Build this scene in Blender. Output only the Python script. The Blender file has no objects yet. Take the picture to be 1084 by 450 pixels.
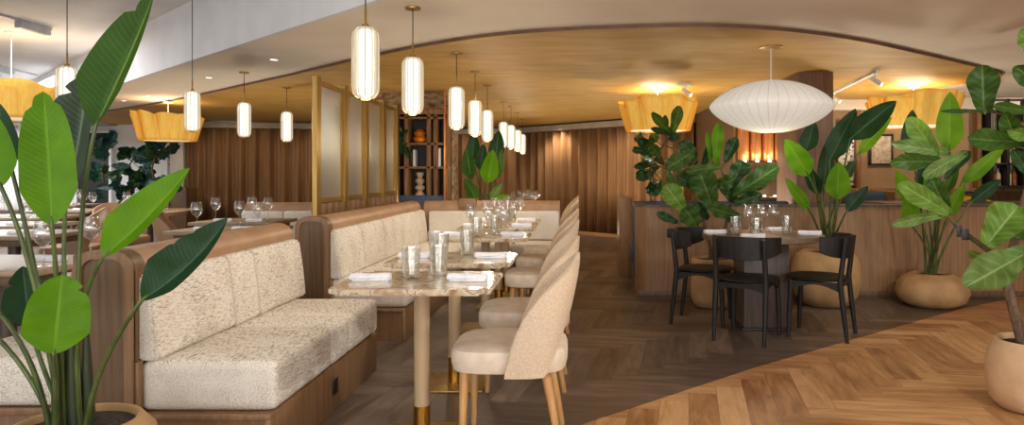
import bpy, bmesh, math, random
from mathutils import Vector, Matrix
random.seed(7)
SC = bpy.context.scene
COL = SC.collection
PI = math.pi
# ---- camera constants (frame 1084 x 450): level camera looking along +Y
F, CX, HY, EYE = 740.0, 612.0, 183.5, 1.25
def P(x, y, d):
    return Vector(((x - CX) / F * d, d, EYE + (HY - y) / F * d))
def lin(r, g, b):
    f = lambda c: (c / 255 / 12.92) if c / 255 <= .04045 else ((c / 255 + .055) / 1.055) ** 2.4
    return (f(r), f(g), f(b), 1)

# ------------------------------------------------------------------ materials
class NT:
    def __init__(s, name):
        s.m = bpy.data.materials.new(name); s.m.use_nodes = True
        s.t = s.m.node_tree; s.t.nodes.clear()
        s.out = s.t.nodes.new('ShaderNodeOutputMaterial')
    def n(s, typ, ins=None, **props):
        nd = s.t.nodes.new('ShaderNode' + typ)
        for k, v in props.items(): setattr(nd, k, v)
        for k, v in (ins or {}).items():
            if isinstance(v, bpy.types.NodeSocket): s.t.links.new(v, nd.inputs[k])
            else: nd.inputs[k].default_value = v
        return nd
    def math(s, op, a, b=0.0, c=None):
        d = {0: a, 1: b}
        if c is not None: d[2] = c
        return s.n('Math', d, operation=op).outputs[0]
    def ramp(s, fac, stops, interp='LINEAR'):
        r = s.n('ValToRGB', {0: fac}); cr = r.color_ramp; cr.interpolation = interp
        while len(cr.elements) < len(stops): cr.elements.new(.5)
        for e, (p, c) in zip(cr.elements, stops): e.position = p; e.color = c
        return r.outputs[0]
    def mix(s, fac, a, b):
        nd = s.n('Mix', data_type='RGBA'); 
        for k, v in ((0, fac), (6, a), (7, b)):
            if isinstance(v, bpy.types.NodeSocket): s.t.links.new(v, nd.inputs[k])
            else: nd.inputs[k].default_value = v
        return nd.outputs[2]
    def end(s, sh):
        s.t.links.new(sh, s.out.inputs[0]); return s.m

def noise_mat(name, c1, c2, scale=8, stretch=(1, 1, 1), rough=.5, metal=0.0, bump=0.0, detail=4, lo=.35, hi=.65, spec=.5, bscale=None):
    k = NT(name)
    tc = k.n('TexCoord').outputs['Object']
    mp = k.n('Mapping', {'Vector': tc, 'Scale': stretch}).outputs[0]
    nz = k.n('TexNoise', {'Vector': mp, 'Scale': scale, 'Detail': detail}).outputs[0]
    col = k.ramp(nz, [(lo, c1), (hi, c2)])
    ins = {'Base Color': col, 'Roughness': rough, 'Metallic': metal, 'Specular IOR Level': spec}
    if bump:
        bn = nz if bscale is None else k.n('TexNoise', {'Vector': mp, 'Scale': bscale, 'Detail': 2.0}).outputs[0]
        ins['Normal'] = k.n('Bump', {'Strength': bump, 'Distance': .01, 'Height': bn}).outputs[0]
    return k.end(k.n('BsdfPrincipled', ins).outputs[0])

def emit_mat(name, c1, c2, strength, scale=6, stretch=(1, 1, 1), diffuse=.35):
    """a lit lamp shade: glows, and also reflects a little"""
    k = NT(name)
    mp = k.n('Mapping', {'Vector': k.n('TexCoord').outputs['Object'], 'Scale': stretch}).outputs[0]
    nz = k.n('TexNoise', {'Vector': mp, 'Scale': scale, 'Detail': 3.0}).outputs[0]
    col = k.ramp(nz, [(.35, c1), (.65, c2)])
    e = k.n('Emission', {0: col, 1: strength}).outputs[0]
    d = k.n('BsdfDiffuse', {0: col}).outputs[0]
    return k.end(k.n('MixShader', {0: diffuse, 1: e, 2: d}).outputs[0])

def glass_mat(name, tint, gloss=.11, rough=.03, edge=.9):
    """thin clear glass: see-through, mirror-like at the rims"""
    k = NT(name)
    mp = k.n('TexNoise', {'Vector': k.n('TexCoord').outputs['Object'], 'Scale': 30.0}).outputs[0]
    tr = k.n('BsdfTransparent', {0: tint}).outputs[0]
    gl = k.n('BsdfGlossy', {0: (1, 1, 1, 1), 1: rough}).outputs[0]
    lw = k.n('LayerWeight', {0: .35}).outputs[1]
    fac = k.math('MULTIPLY_ADD', k.math('POWER', lw, 1.6), edge, k.math('MULTIPLY', mp, gloss * 2))
    return k.end(k.n('MixShader', {0: k.math('MINIMUM', fac, .9), 1: tr, 2: gl}).outputs[0])

def leaf_mat(name, c1, c2, vein, nveins, slant, vein_amt, trans=.35, glow=(0.35, 0.6, 0.05, 1)):
    k = NT(name)
    uv = k.n('TexCoord').outputs['UV']
    sp = k.n('SeparateXYZ', {0: uv})
    u = k.math('ABSOLUTE', k.math('MULTIPLY_ADD', sp.outputs[0], 2.0, -1.0))
    v = sp.outputs[1]
    ph = k.math('SUBTRACT', k.math('MULTIPLY', v, nveins), k.math('MULTIPLY', u, slant))
    fr = k.math('ABSOLUTE', k.math('MULTIPLY_ADD', k.math('FRACT', ph), 2.0, -1.0))
    line = k.math('POWER', fr, 5.0)
    mid = k.math('LESS_THAN', u, .05)
    nz = k.n('TexNoise', {'Vector': k.n('TexCoord').outputs['Object'], 'Scale': 9.0, 'Detail': 3.0}).outputs[0]
    base = k.ramp(nz, [(.3, c1), (.7, c2)])
    f = k.math('MAXIMUM', k.math('MULTIPLY', line, vein_amt), k.math('MULTIPLY', mid, .8))
    col = k.mix(f, base, vein)
    b = k.n('Bump', {'Strength': .14, 'Distance': .006, 'Height': fr}).outputs[0]
    pr = k.n('BsdfPrincipled', {'Base Color': col, 'Roughness': .45, 'Specular IOR Level': .22, 'Normal': b}).outputs[0]
    tl = k.n('BsdfTranslucent', {0: k.mix(.5, col, glow)}).outputs[0]
    return k.end(k.n('MixShader', {0: trans, 1: pr, 2: tl}).outputs[0])

def tweed_mat(name, cream, taupe, dark):
    """woven tweed: fine thread grid with short dark slubs running along the bench"""
    k = NT(name)
    tc = k.n('TexCoord').outputs['Object']
    sl = k.n('TexNoise', {'Vector': k.n('Mapping', {'Vector': tc, 'Scale': (170, 32, 400)}).outputs[0], 'Scale': 1.0, 'Detail': 1.0}).outputs[0]
    sp = k.n('SeparateXYZ', {0: tc})
    wx = k.math('SINE', k.math('MULTIPLY', k.math('ADD', sp.outputs[0], sp.outputs[1]), 520.0))
    wz = k.math('SINE', k.math('MULTIPLY', sp.outputs[2], 640.0))
    th = k.math('MULTIPLY', wx, wz)
    c = k.n('TexNoise', {'Vector': tc, 'Scale': 7.0, 'Detail': 3.0}).outputs[0]
    s = k.math('ADD', k.math('ADD', sl, k.math('MULTIPLY', th, .075)), k.math('MULTIPLY_ADD', c, .22, -.11))
    col = k.ramp(s, [(.25, dark), (.40, taupe), (.53, cream)])
    h = k.math('ADD', s, k.math('MULTIPLY', th, .1))
    bp = k.n('Bump', {'Strength': .45, 'Distance': .004, 'Height': h}).outputs[0]
    return k.end(k.n('BsdfPrincipled', {'Base Color': col, 'Roughness': .95, 'Normal': bp, 'Specular IOR Level': .1}).outputs[0])

def floor_mat(name, cols, rot, w=.155, n=5, rough=.4):
    """herringbone parquet: planks w wide, n*w long"""
    k = NT(name)
    tc = k.n('TexCoord').outputs['Object']
    mp = k.n('Mapping', {'Vector': tc, 'Rotation': (0, 0, rot), 'Scale': (1 / w, 1 / w, 1)}).outputs[0]
    sp = k.n('SeparateXYZ', {0: mp}); x, y = sp.outputs[0], sp.outputs[1]
    i, j = k.math('FLOOR', x), k.math('FLOOR', y)
    fx, fy = k.math('SUBTRACT', x, i), k.math('SUBTRACT', y, j)
    q = k.math('FLOORED_MODULO', k.math('SUBTRACT', i, j), 2.0 * n)
    V = k.math('GREATER_THAN', q, n - .5); H = k.math('SUBTRACT', 1.0, V)
    sel = lambda a, b: k.math('ADD', k.math('MULTIPLY', V, a), k.math('MULTIPLY', H, b))
    m = sel(k.math('SUBTRACT', 2.0 * n - 1, q), q)
    ii = k.math('SUBTRACT', i, k.math('MULTIPLY', H, m)); jj = k.math('SUBTRACT', j, k.math('MULTIPLY', V, m))
    al = k.math('ADD', sel(fy, fx), m); ac = sel(fx, fy)
    rnd = k.n('TexWhiteNoise', {'Vector': k.n('CombineXYZ', {0: ii, 1: jj}).outputs[0]}, noise_dimensions='2D').outputs[0]
    gv = k.n('CombineXYZ', {0: k.math('MULTIPLY', al, .42), 1: k.math('MULTIPLY', ac, 2.6), 2: k.math('MULTIPLY', rnd, 77.0)}).outputs[0]
    gr = k.n('TexNoise', {'Vector': gv, 'Scale': 1.0, 'Detail': 5.0, 'Roughness': .6, 'Distortion': .5}).outputs[0]
    t = k.math('ADD', k.math('MULTIPLY', rnd, .30), k.math('MULTIPLY', gr, .80))
    col = k.ramp(t, [(.30, cols[0]), (.55, cols[1]), (.80, cols[2])])
    e1 = k.math('LESS_THAN', k.math('MINIMUM', ac, k.math('SUBTRACT', 1.0, ac)), .016)
    e2 = k.math('LESS_THAN', k.math('MINIMUM', al, k.math('SUBTRACT', float(n), al)), .016)
    col = k.mix(k.math('MULTIPLY', k.math('MAXIMUM', e1, e2), .4), col, cols[3])
    bp = k.n('Bump', {'Strength': .12, 'Distance': .004, 'Height': gr}).outputs[0]
    return k.end(k.n('BsdfPrincipled', {'Base Color': col, 'Roughness': rough, 'Normal': bp}).outputs[0])

def marble_mat(name):
    k = NT(name)
    tc = k.n('TexCoord').outputs['Object']
    a = k.n('TexNoise', {'Vector': k.n('Mapping', {'Vector': tc, 'Scale': (3, 7, 3), 'Rotation': (0, 0, .5)}).outputs[0], 'Scale': 1.6, 'Detail': 6.0, 'Distortion': 1.4}).outputs[0]
    col = k.ramp(a, [(.30, lin(150, 120, 85)), (.42, lin(196, 176, 146)), (.48, lin(222, 208, 186)), (.53, lin(140, 122, 98)), (.57, lin(214, 198, 172)), (.68, lin(190, 160, 120))])
    return k.end(k.n('BsdfPrincipled', {'Base Color': col, 'Roughness': .12}).outputs[0])

M = {}
def setup_materials():
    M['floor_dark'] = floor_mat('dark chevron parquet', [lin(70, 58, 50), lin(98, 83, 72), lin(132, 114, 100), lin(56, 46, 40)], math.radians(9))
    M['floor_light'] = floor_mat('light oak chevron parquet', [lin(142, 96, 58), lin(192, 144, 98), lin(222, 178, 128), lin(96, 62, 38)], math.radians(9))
    M['soffit'] = noise_mat('warm plaster', lin(234, 222, 206), lin(238, 227, 212), 3, rough=.8)
    M['white'] = noise_mat('white plaster', lin(226, 226, 226), lin(234, 233, 232), 3, rough=.85)
    M['fascia'] = noise_mat('pale plaster fascia', lin(224, 224, 226), lin(232, 232, 233), 3, rough=.85)
    M['gold'] = noise_mat('gold leaf ceiling', lin(180, 140, 72), lin(196, 156, 86), 2.2, (1, 2.5, 1), rough=.62, metal=.1, spec=.25, bump=.05)
    M['edge'] = noise_mat('dark bronze edge', lin(92, 66, 50), lin(112, 82, 62), 6, rough=.5)
    M['taupe'] = noise_mat('taupe wall paint', lin(150, 122, 92), lin(160, 131, 100), 4, rough=.8)
    M['stone'] = noise_mat('rough stone', lin(112, 88, 58), lin(188, 156, 112), 14, (1, 1, 1.4), rough=.9, bump=.6)
    M['curtain'] = noise_mat('brown velvet curtain', lin(128, 92, 58), lin(154, 115, 76), 60, (1, 1, .02), rough=.85, bump=.1)
    M['sheer'] = noise_mat('white sheer curtain', lin(232, 232, 230), lin(244, 244, 242), 60, (1, 1, .03), rough=.9)
    M['walnut'] = noise_mat('walnut veneer', lin(96, 71, 46), lin(116, 88, 60), 5, (9, 9, .6), rough=.45, bump=.04)
    M['oak'] = noise_mat('brown oak veneer', lin(126, 94, 64), lin(146, 111, 78), 5, (9, 9, .5), rough=.45, bump=.04)
    M['bar_oak'] = noise_mat('golden brown oak veneer', lin(138, 102, 68), lin(160, 121, 83), 5, (9, 9, .5), rough=.45, bump=.04)
    M['oak_light'] = noise_mat('light oak legs', lin(190, 142, 88), lin(212, 166, 112), 6, (8, 8, .6), rough=.4)
    M['column'] = noise_mat('brown wood column', lin(104, 72, 50), lin(128, 92, 66), 5, (10, 10, .5), rough=.5)
    M['leather'] = noise_mat('tan leather', lin(160, 123, 92), lin(174, 137, 106), 7, rough=.45, bump=.08, bscale=120)
    M['tweed'] = tweed_mat('cream tweed', lin(240, 233, 222), lin(204, 191, 172), lin(138, 119, 101))
    M['boucle'] = noise_mat('beige boucle', lin(204, 182, 156), lin(220, 199, 174), 120, rough=.95, bump=.45, spec=.15)
    M['seat_pad'] = noise_mat('cream seat upholstery', lin(214, 196, 174), lin(226, 210, 190), 20, rough=.6, bump=.05)
    M['grey_fabric'] = noise_mat('grey taupe fabric', lin(150, 136, 122), lin(168, 154, 140), 80, rough=.95, bump=.3)
    M['marble'] = marble_mat('veined beige marble')
    M['column_leg'] = noise_mat('taupe lacquer', lin(176, 150, 116), lin(188, 162, 128), 4, (4, 4, .3), rough=.35)
    M['brass'] = noise_mat('polished brass', lin(205, 150, 60), lin(225, 172, 84), 4, rough=.22, metal=1)
    M['brass_satin'] = noise_mat('satin brass', lin(160, 127, 66), lin(176, 143, 82), 5, (6, 6, .6), rough=.36, metal=.75)
    M['black_wood'] = noise_mat('black stained ash', lin(27, 24, 22), lin(42, 38, 35), 8, (10, 10, .8), rough=.5, spec=.3)
    M['smoked'] = noise_mat('smoked oak', lin(74, 60, 52), lin(96, 80, 70), 5, (8, 8, .7), rough=.45)
    M['table_top'] = noise_mat('smoked oak top', lin(108, 88, 73), lin(130, 108, 92), 5, (1, 12, 6), rough=.35)
    M['left_top'] = noise_mat('pale washed wood', lin(150, 128, 104), lin(172, 150, 124), 5, (1, 12, 6), rough=.4)
    M['navy'] = noise_mat('navy blue upholstery', lin(58, 70, 92), lin(80, 94, 118), 40, rough=.8, bump=.2)
    M['black'] = noise_mat('matt black', lin(20, 20, 21), lin(30, 30, 31), 10, rough=.5)
    M['grey_metal'] = noise_mat('grey metal', lin(150, 150, 152), lin(170, 170, 172), 6, rough=.4, metal=.3)
    M['white_metal'] = noise_mat('white metal', lin(226, 226, 226), lin(238, 238, 238), 6, rough=.4)
    M['linen'] = noise_mat('white linen napkin', lin(226, 226, 232), lin(242, 242, 244), 40, rough=.9, bump=.2)
    M['pot'] = noise_mat('sand coloured clay', lin(168, 130, 86), lin(190, 152, 106), 7, rough=.75, bump=.15)
    M['pot_pale'] = noise_mat('pale sand clay', lin(196, 160, 122), lin(214, 180, 142), 7, rough=.8, bump=.15)
    M['pot_grey'] = noise_mat('grey planter', lin(108, 110, 116), lin(128, 130, 136), 7, rough=.7)
    M['soil'] = noise_mat('dark potting soil', lin(36, 28, 22), lin(70, 56, 46), 60, rough=1, bump=.8)
    M['bark'] = noise_mat('brown bark', lin(84, 66, 50), lin(118, 96, 76), 20, (3, 3, 1), rough=.9, bump=.4)
    M['stem'] = noise_mat('green stem', lin(56, 68, 32), lin(92, 108, 50), 8, (4, 4, .5), rough=.45)
    M['leaf_stalk'] = noise_mat('dark green stalk', lin(34, 42, 24), lin(58, 70, 34), 8, (4, 4, .5), rough=.5)
    M['leaf_bright'] = leaf_mat('backlit banana leaf', lin(66, 124, 8), lin(94, 152, 16), lin(116, 170, 40), 24, 3, .22, .45, (.42, .72, .04, 1))  # greens vary by leaf; backlight and shade are put into them too
    M['leaf_mid'] = leaf_mat('green banana leaf', lin(24, 66, 18), lin(40, 86, 26), lin(112, 142, 66), 24, 3, .16, .25)
    M['leaf_dark'] = leaf_mat('dark banana leaf', lin(18, 46, 24), lin(30, 64, 32), lin(70, 96, 70), 24, 3, .2, .12, (.1, .3, .08, 1))
    M['leaf_grey'] = leaf_mat('grey green banana leaf', lin(58, 72, 62), lin(76, 92, 80), lin(120, 138, 112), 24, 3, .4, .12, (.2, .3, .15, 1))
    M['fig_bright'] = leaf_mat('backlit fiddle leaf', lin(84, 122, 44), lin(112, 150, 64), lin(160, 188, 112), 7, 1.6, .45, .35)  # fig greens likewise carry backlight and shade in the colour
    M['fig_mid'] = leaf_mat('green fiddle leaf', lin(30, 60, 22), lin(54, 88, 34), lin(104, 134, 72), 7, 1.6, .35, .25)
    M['fig_pale'] = leaf_mat('pale fiddle leaf', lin(72, 102, 46), lin(106, 134, 72), lin(150, 170, 112), 7, 1.6, .4, .2)
    M['fig_dark'] = leaf_mat('dark fiddle leaf', lin(24, 50, 26), lin(44, 74, 38), lin(86, 112, 66), 6, 1.6, .45, .15, (.1, .3, .08, 1))
    M['fig_blue'] = leaf_mat('deep green fiddle leaf', lin(16, 44, 40), lin(30, 66, 58), lin(70, 110, 98), 6, 1.6, .4, .12, (.05, .2, .12, 1))
    M['glass'] = glass_mat('clear glass', (.94, .94, .94, 1), .16)
    M['ribbed'] = glass_mat('ribbed glass', (.9, .9, .88, 1), .16, .08)
    M['shade_glass'] = emit_mat('lit ribbed glass shade', lin(255, 246, 222), lin(255, 250, 236), 1.35, 2, (1, 1, 1), .3)
    M['tube'] = emit_mat('lit lamp tube', lin(255, 250, 240), lin(255, 252, 246), 2.6, 2, (1, 1, 1), .1)
    M['ruffle'] = emit_mat('lit amber ruffle', lin(240, 180, 72), lin(248, 197, 96), .86, 5, (7, 7, .3), .45)
    k = NT('lit amber ruffle')          # sheet lit from inside; fold shading is put into the colour where seen edge-on
    mp = k.n('Mapping', {'Vector': k.n('TexCoord').outputs['Object'], 'Scale': (7, 7, .3)}).outputs[0]
    nz = k.n('TexNoise', {'Vector': mp, 'Scale': 5.0, 'Detail': 3.0}).outputs[0]
    fc = k.n('LayerWeight', {0: .5}).outputs[1]
    col = k.mix(fc, k.ramp(nz, [(.3, lin(244, 184, 74)), (.7, lin(250, 204, 108))]), lin(206, 122, 16))
    e = k.n('Emission', {0: col, 1: .9}).outputs[0]
    M['ruffle'] = k.end(k.n('MixShader', {0: .4, 1: e, 2: k.n('BsdfDiffuse', {0: col}).outputs[0]}).outputs[0])
    M['diffuser'] = emit_mat('lit diffuser', lin(255, 236, 206), lin(255, 240, 214), 1.0, 2, (1, 1, 1), .3)
    M['saucer'] = emit_mat('lit paper saucer', lin(252, 244, 230), lin(255, 249, 238), .92, 4, (1, 1, .2), .55)
    M['saucer_rib'] = noise_mat('saucer lamp ribs', lin(214, 204, 188), lin(224, 214, 198), 6, rough=.8)
    M['lens'] = emit_mat('lit spot lens', lin(255, 246, 226), lin(255, 250, 236), 5, 2, (1, 1, 1), .1)
    M['shade_rib'] = noise_mat('champagne rib', lin(186, 160, 116), lin(200, 174, 130), 6, rough=.4)
    M['pelmet'] = noise_mat('greige pelmet', lin(156, 143, 126), lin(168, 155, 138), 6, rough=.7)
    M['copper'] = noise_mat('copper tube', lin(190, 118, 66), lin(214, 144, 88), 6, (4, 4, .3), rough=.35, metal=.6)
    k = NT('lit ribbed glass shade')     # pale ribs between clearer flutes, the lamp tube glowing inside
    sp = k.n('SeparateXYZ', {0: k.n('TexCoord').outputs['Normal']})
    an = k.math('ARCTAN2', sp.outputs[1], sp.outputs[0])
    rb = k.math('MULTIPLY_ADD', k.math('COSINE', k.math('MULTIPLY', an, 20.0)), .5, .5)
    e = k.n('Emission', {0: k.ramp(rb, [(.0, lin(226, 200, 150)), (.6, lin(255, 244, 218))]), 1: .95}).outputs[0]
    tr = k.n('BsdfTransparent', {0: (1, .98, .94, 1)}).outputs[0]
    gl = k.n('BsdfGlossy', {0: (1, 1, 1, 1), 1: .1}).outputs[0]
    M['shade_glass'] = k.end(k.n('MixShader', {0: .06, 1: k.n('MixShader', {0: .62, 1: tr, 2: e}).outputs[0], 2: gl}).outputs[0])
    k = NT('reeded glass')
    tc = k.n('TexCoord').outputs['Object']
    wv = k.n('TexWave', {'Vector': tc, 'Scale': 16.0, 'Distortion': 0.0}, bands_direction='Y').outputs[1]
    bp = k.n('Bump', {'Strength': .8, 'Distance': .01, 'Height': wv}).outputs[0]
    tr = k.n('BsdfTransparent', {0: (.72, .70, .66, 1)}).outputs[0]
    gl = k.n('BsdfGlossy', {0: (.8, .78, .74, 1), 1: .34, 'Normal': bp}).outputs[0]
    M['reeded'] = k.end(k.n('MixShader', {0: .38, 1: tr, 2: gl}).outputs[0])
    # framed print: abstract sepia blotches
    M['print'] = noise_mat('sepia print', lin(150, 132, 112), lin(196, 180, 158), 22, rough=.6, detail=6)
    M['print_mono'] = noise_mat('black and white print', lin(40, 40, 42), lin(232, 226, 216), 26, (1, 1, .8), rough=.6, lo=.42, hi=.46)
    M['yellow'] = noise_mat('yellow cloth', lin(200, 160, 20), lin(226, 190, 40), 12, rough=.8, bump=.3)
    M['ochre'] = noise_mat('orange glaze', lin(206, 110, 20), lin(230, 140, 36), 6, rough=.3)
    M['cream_clay'] = noise_mat('cream clay', lin(200, 176, 138), lin(216, 194, 158), 8, rough=.7)
    M['book'] = noise_mat('book cloth', lin(44, 40, 40), lin(70, 62, 56), 14, rough=.8)
    M['rust_wood'] = noise_mat('aged brown timber', lin(108, 74, 42), lin(154, 112, 68), 6, (8, 8, .6), rough=.6, bump=.15)
    M['amber_bottle'] = noise_mat('amber bottle glass', lin(120, 70, 30), lin(150, 96, 46), 6, rough=.15)

# ------------------------------------------------------------------ mesh helpers
def nb(): return bmesh.new()
def merge(bm, t):
    me = bpy.data.meshes.new('tmp'); t.to_mesh(me); t.free(); bm.from_mesh(me); bpy.data.meshes.remove(me)
def box(bm, x0, x1, y0, y1, z0, z1, bevel=0, segs=2, mtx=None, puff=0):
    t = nb(); bmesh.ops.create_cube(t, size=1)
    if puff:
        bmesh.ops.subdivide_edges(t, edges=t.edges[:], cuts=3, use_grid_fill=True)
        for v in t.verts:
            n = v.co * 2
            for a in range(3):
                b, c = (a + 1) % 3, (a + 2) % 3
                if abs(n[a]) > .99: v.co[a] *= 1 + puff[a] * (1 - n[b] ** 2) * (1 - n[c] ** 2)
    S = Matrix.Diagonal((x1 - x0, y1 - y0, z1 - z0, 1))
    bmesh.ops.transform(t, matrix=Matrix.Translation(((x0 + x1) / 2, (y0 + y1) / 2, (z0 + z1) / 2)) @ S, verts=t.verts)
    if bevel:
        ed = [e for e in t.edges if len(e.link_faces) == 2 and e.calc_face_angle() > .9]
        bmesh.ops.bevel(t, geom=ed, offset=bevel, segments=segs, affect='EDGES', profile=.5)
    if mtx is not None: bmesh.ops.transform(t, matrix=mtx, verts=t.verts)
    merge(bm, t)
def lathe(bm, prof, c=(0, 0, 0), n=20, cap=True, fn=None):
    """prof: list of (r, z); fn(angle, r, z) may change r"""
    rows = []
    for r, z in prof:
        if r < 1e-5: rows.append([bm.verts.new((c[0], c[1], c[2] + z))]); continue
        row = []
        for i in range(n):
            a = 2 * PI * i / n; rr = fn(a, r, z) if fn else r
            row.append(bm.verts.new((c[0] + rr * math.cos(a), c[1] + rr * math.sin(a), c[2] + z)))
        rows.append(row)
    for A, B in zip(rows, rows[1:]):
        for i in range(n):
            j = (i + 1) % n
            if len(A) == 1 and len(B) == 1: continue
            if len(A) == 1: bm.faces.new((A[0], B[j], B[i]))
            elif len(B) == 1: bm.faces.new((A[i], A[j], B[0]))
            else: bm.faces.new((A[i], A[j], B[j], B[i]))
    if cap:
        if len(rows[0]) > 1: bm.faces.new(rows[0][::-1])
        if len(rows[-1]) > 1: bm.faces.new(rows[-1])
def tube(bm, pts, rad, n=8):
    pts = [Vector(p) for p in pts]
    if not isinstance(rad, (list, tuple)): rad = [rad] * len(pts)
    prev = None; rows = []
    for i, p in enumerate(pts):
        t = (pts[min(i + 1, len(pts) - 1)] - pts[max(i - 1, 0)]).normalized()
        a = prev - t * prev.dot(t) if prev else t.cross(Vector((0, 0, 1)) if abs(t.z) < .9 else Vector((1, 0, 0)))
        a.normalize(); prev = a; b = t.cross(a)
        rows.append([bm.verts.new(p + (a * math.cos(2 * PI * k / n) + b * math.sin(2 * PI * k / n)) * rad[i]) for k in range(n)])
    for A, B in zip(rows, rows[1:]):
        for k in range(n): bm.faces.new((A[k], A[(k + 1) % n], B[(k + 1) % n], B[k]))
    bm.faces.new(rows[0][::-1]); bm.faces.new(rows[-1])
def prism(bm, pts, axis, a, b):
    """outline pts (2D) extruded along axis 'x','y' or 'z' from a to b"""
    def v(p, t):
        return {'x': (t, p[0], p[1]), 'y': (p[0], t, p[1]), 'z': (p[0], p[1], t)}[axis]
    A = [bm.verts.new(v(p, a)) for p in pts]; B = [bm.verts.new(v(p, b)) for p in pts]
    n = len(pts)
    f = [bm.faces.new(A[::-1]), bm.faces.new(B)]
    for i in range(n): f.append(bm.faces.new((A[i], A[(i + 1) % n], B[(i + 1) % n], B[i])))
    bmesh.ops.recalc_face_normals(bm, faces=f)
def arch(x0, x1, z0, z1, r, n=8):
    pts = [(x0, z0), (x1, z0)]
    for i in range(n + 1):
        a = PI / 2 * i / n; pts.append((x1 - r + r * math.cos(a), z1 - r + r * math.sin(a)))
    for i in range(n + 1):
        a = PI / 2 + PI / 2 * i / n; pts.append((x0 + r + r * math.cos(a), z1 - r + r * math.sin(a)))
    return pts
def sheet(bm, nu, nv, fn, uv=False):
    g = [[bm.verts.new(fn(i / nu, j / nv)) for i in range(nu + 1)] for j in range(nv + 1)]
    lay = bm.loops.layers.uv.verify() if uv else None
    for j in range(nv):
        for i in range(nu):
            f = bm.faces.new((g[j][i], g[j][i + 1], g[j + 1][i + 1], g[j + 1][i]))
            if uv:
                for l, (a, b) in zip(f.loops, ((i, j), (i + 1, j), (i + 1, j + 1), (i, j + 1))): l[lay].uv = (a / nu, b / nv)
def origin_of(o):
    v = Vector((0, 0, 0))
    while o is not None: v += o.location; o = o.parent
    return v
def obj(name, bm, mat, parent=None, label=None, solid=0, angle=38, kind=None):
    me = bpy.data.meshes.new(name)
    bmesh.ops.recalc_face_normals(bm, faces=bm.faces) if not bm.loops.layers.uv else None
    bm.to_mesh(me); bm.free()
    if parent is not None: me.transform(Matrix.Translation(-origin_of(parent)))
    for m in (mat if isinstance(mat, list) else [mat]): me.materials.append(M[m] if isinstance(m, str) else m)
    me.shade_smooth(); me.set_sharp_from_angle(angle=math.radians(angle))
    o = bpy.data.objects.new(name, me); COL.objects.link(o)
    if parent is not None: o.parent = parent
    if label: o['label'] = label
    if kind: o['kind'] = kind
    if solid:
        s = o.modifiers.new('thickness', 'SOLIDIFY'); s.thickness = solid; s.offset = 0
    return o
def thing(name, label, cat, loc=(0, 0, 0), group=None):
    o = bpy.data.objects.new(name, None); COL.objects.link(o); o.empty_display_size = .1
    o.location = loc; o['label'] = label; o['category'] = cat
    if group: o['group'] = group
    return o
def tag(o, label, cat, group=None):
    o['label'] = label; o['category'] = cat
    if group: o['group'] = group
    return o
def struct(name, bm, mat, parent=None, **k):
    o = obj(name, bm, mat, parent, **k)
    if parent is None: o['kind'] = 'structure'
    return o
def single(name, bm, mat, label, cat, loc=(0, 0, 0), group=None, **k):
    """a thing that is one mesh; its bmesh is already around loc"""
    o = obj(name, bm, mat, None, **k)
    o.data.transform(Matrix.Translation(-Vector(loc))); o.location = loc
    return tag(o, label, cat, group)
def dup(root, loc, rotz=0, label=None, group=None):
    def rec(o, par):
        c = o.copy(); COL.objects.link(c); c.parent = par
        for ch in list(o.children): rec(ch, c)
        return c
    kids = list(root.children)
    r = root.copy(); COL.objects.link(r)
    r.location = loc; r.rotation_euler = (0, 0, rotz)
    for ch in kids: rec(ch, r)
    if label: r['label'] = label
    if group: r['group'] = group
    return r
def place(root, first, loc, rotz, label, group=None):
    if first:
        root.location = loc; root.rotation_euler = (0, 0, rotz); root['label'] = label
        if group: root['group'] = group
        return root
    return dup(root, loc, rotz, label, group)
def qbez(a, c, b, n):
    return [a * (1 - t) ** 2 + c * 2 * t * (1 - t) + b * t * t for t in [i / n for i in range(n + 1)]]
CAM = Vector((0, 0, EYE))
setup_materials()
# =================================================================== the setting
ZC = 2.365          # plaster soffit over the dining rooms
ZG = 2.335          # gold ceiling panel, hung a little lower
ZU = 2.95           # upper white ceiling on the left
XL, XR, YB, YF = -14.0, 9.0, 17.2, -4.0
# floor: light chevron in front right, dark chevron elsewhere, one diagonal seam
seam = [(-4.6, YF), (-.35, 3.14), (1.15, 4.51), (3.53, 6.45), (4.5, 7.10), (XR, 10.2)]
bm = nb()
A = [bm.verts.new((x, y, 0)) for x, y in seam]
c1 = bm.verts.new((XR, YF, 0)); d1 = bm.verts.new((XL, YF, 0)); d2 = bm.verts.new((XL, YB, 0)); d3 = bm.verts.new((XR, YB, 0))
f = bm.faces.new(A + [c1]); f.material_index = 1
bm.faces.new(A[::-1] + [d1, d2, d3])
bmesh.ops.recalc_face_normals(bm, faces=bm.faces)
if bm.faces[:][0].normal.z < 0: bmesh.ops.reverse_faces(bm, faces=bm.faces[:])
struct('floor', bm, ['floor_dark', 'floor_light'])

# soffit edge, a straight diagonal then running out to the right
edge = [(XL, 16.67), (-5.93, 8.97), (-2.34, 5.54), (-1.23, 4.49), (1.0, 2.4), (4.0, -.4), (7.9, YF)]
bm = nb()
prism(bm, edge + [(XR, YF), (XR, YB), (XL, YB)], 'z', ZC, ZC + .03)
struct('ceiling', bm, 'soffit')
bm = nb()
prism(bm, [(XL, YF), (XR, YF), (XR, YB), (XL, YB)], 'z', ZU, ZU + .05)
struct('ceiling.001', bm, 'white')
bm = nb()                                        # vertical fascia between the two heights
e2 = [(x - .03, y - .03) for x, y in edge]
prism(bm, edge + e2[::-1], 'z', ZC - .002, ZU)
struct('trim_1', bm, 'fascia')

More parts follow.
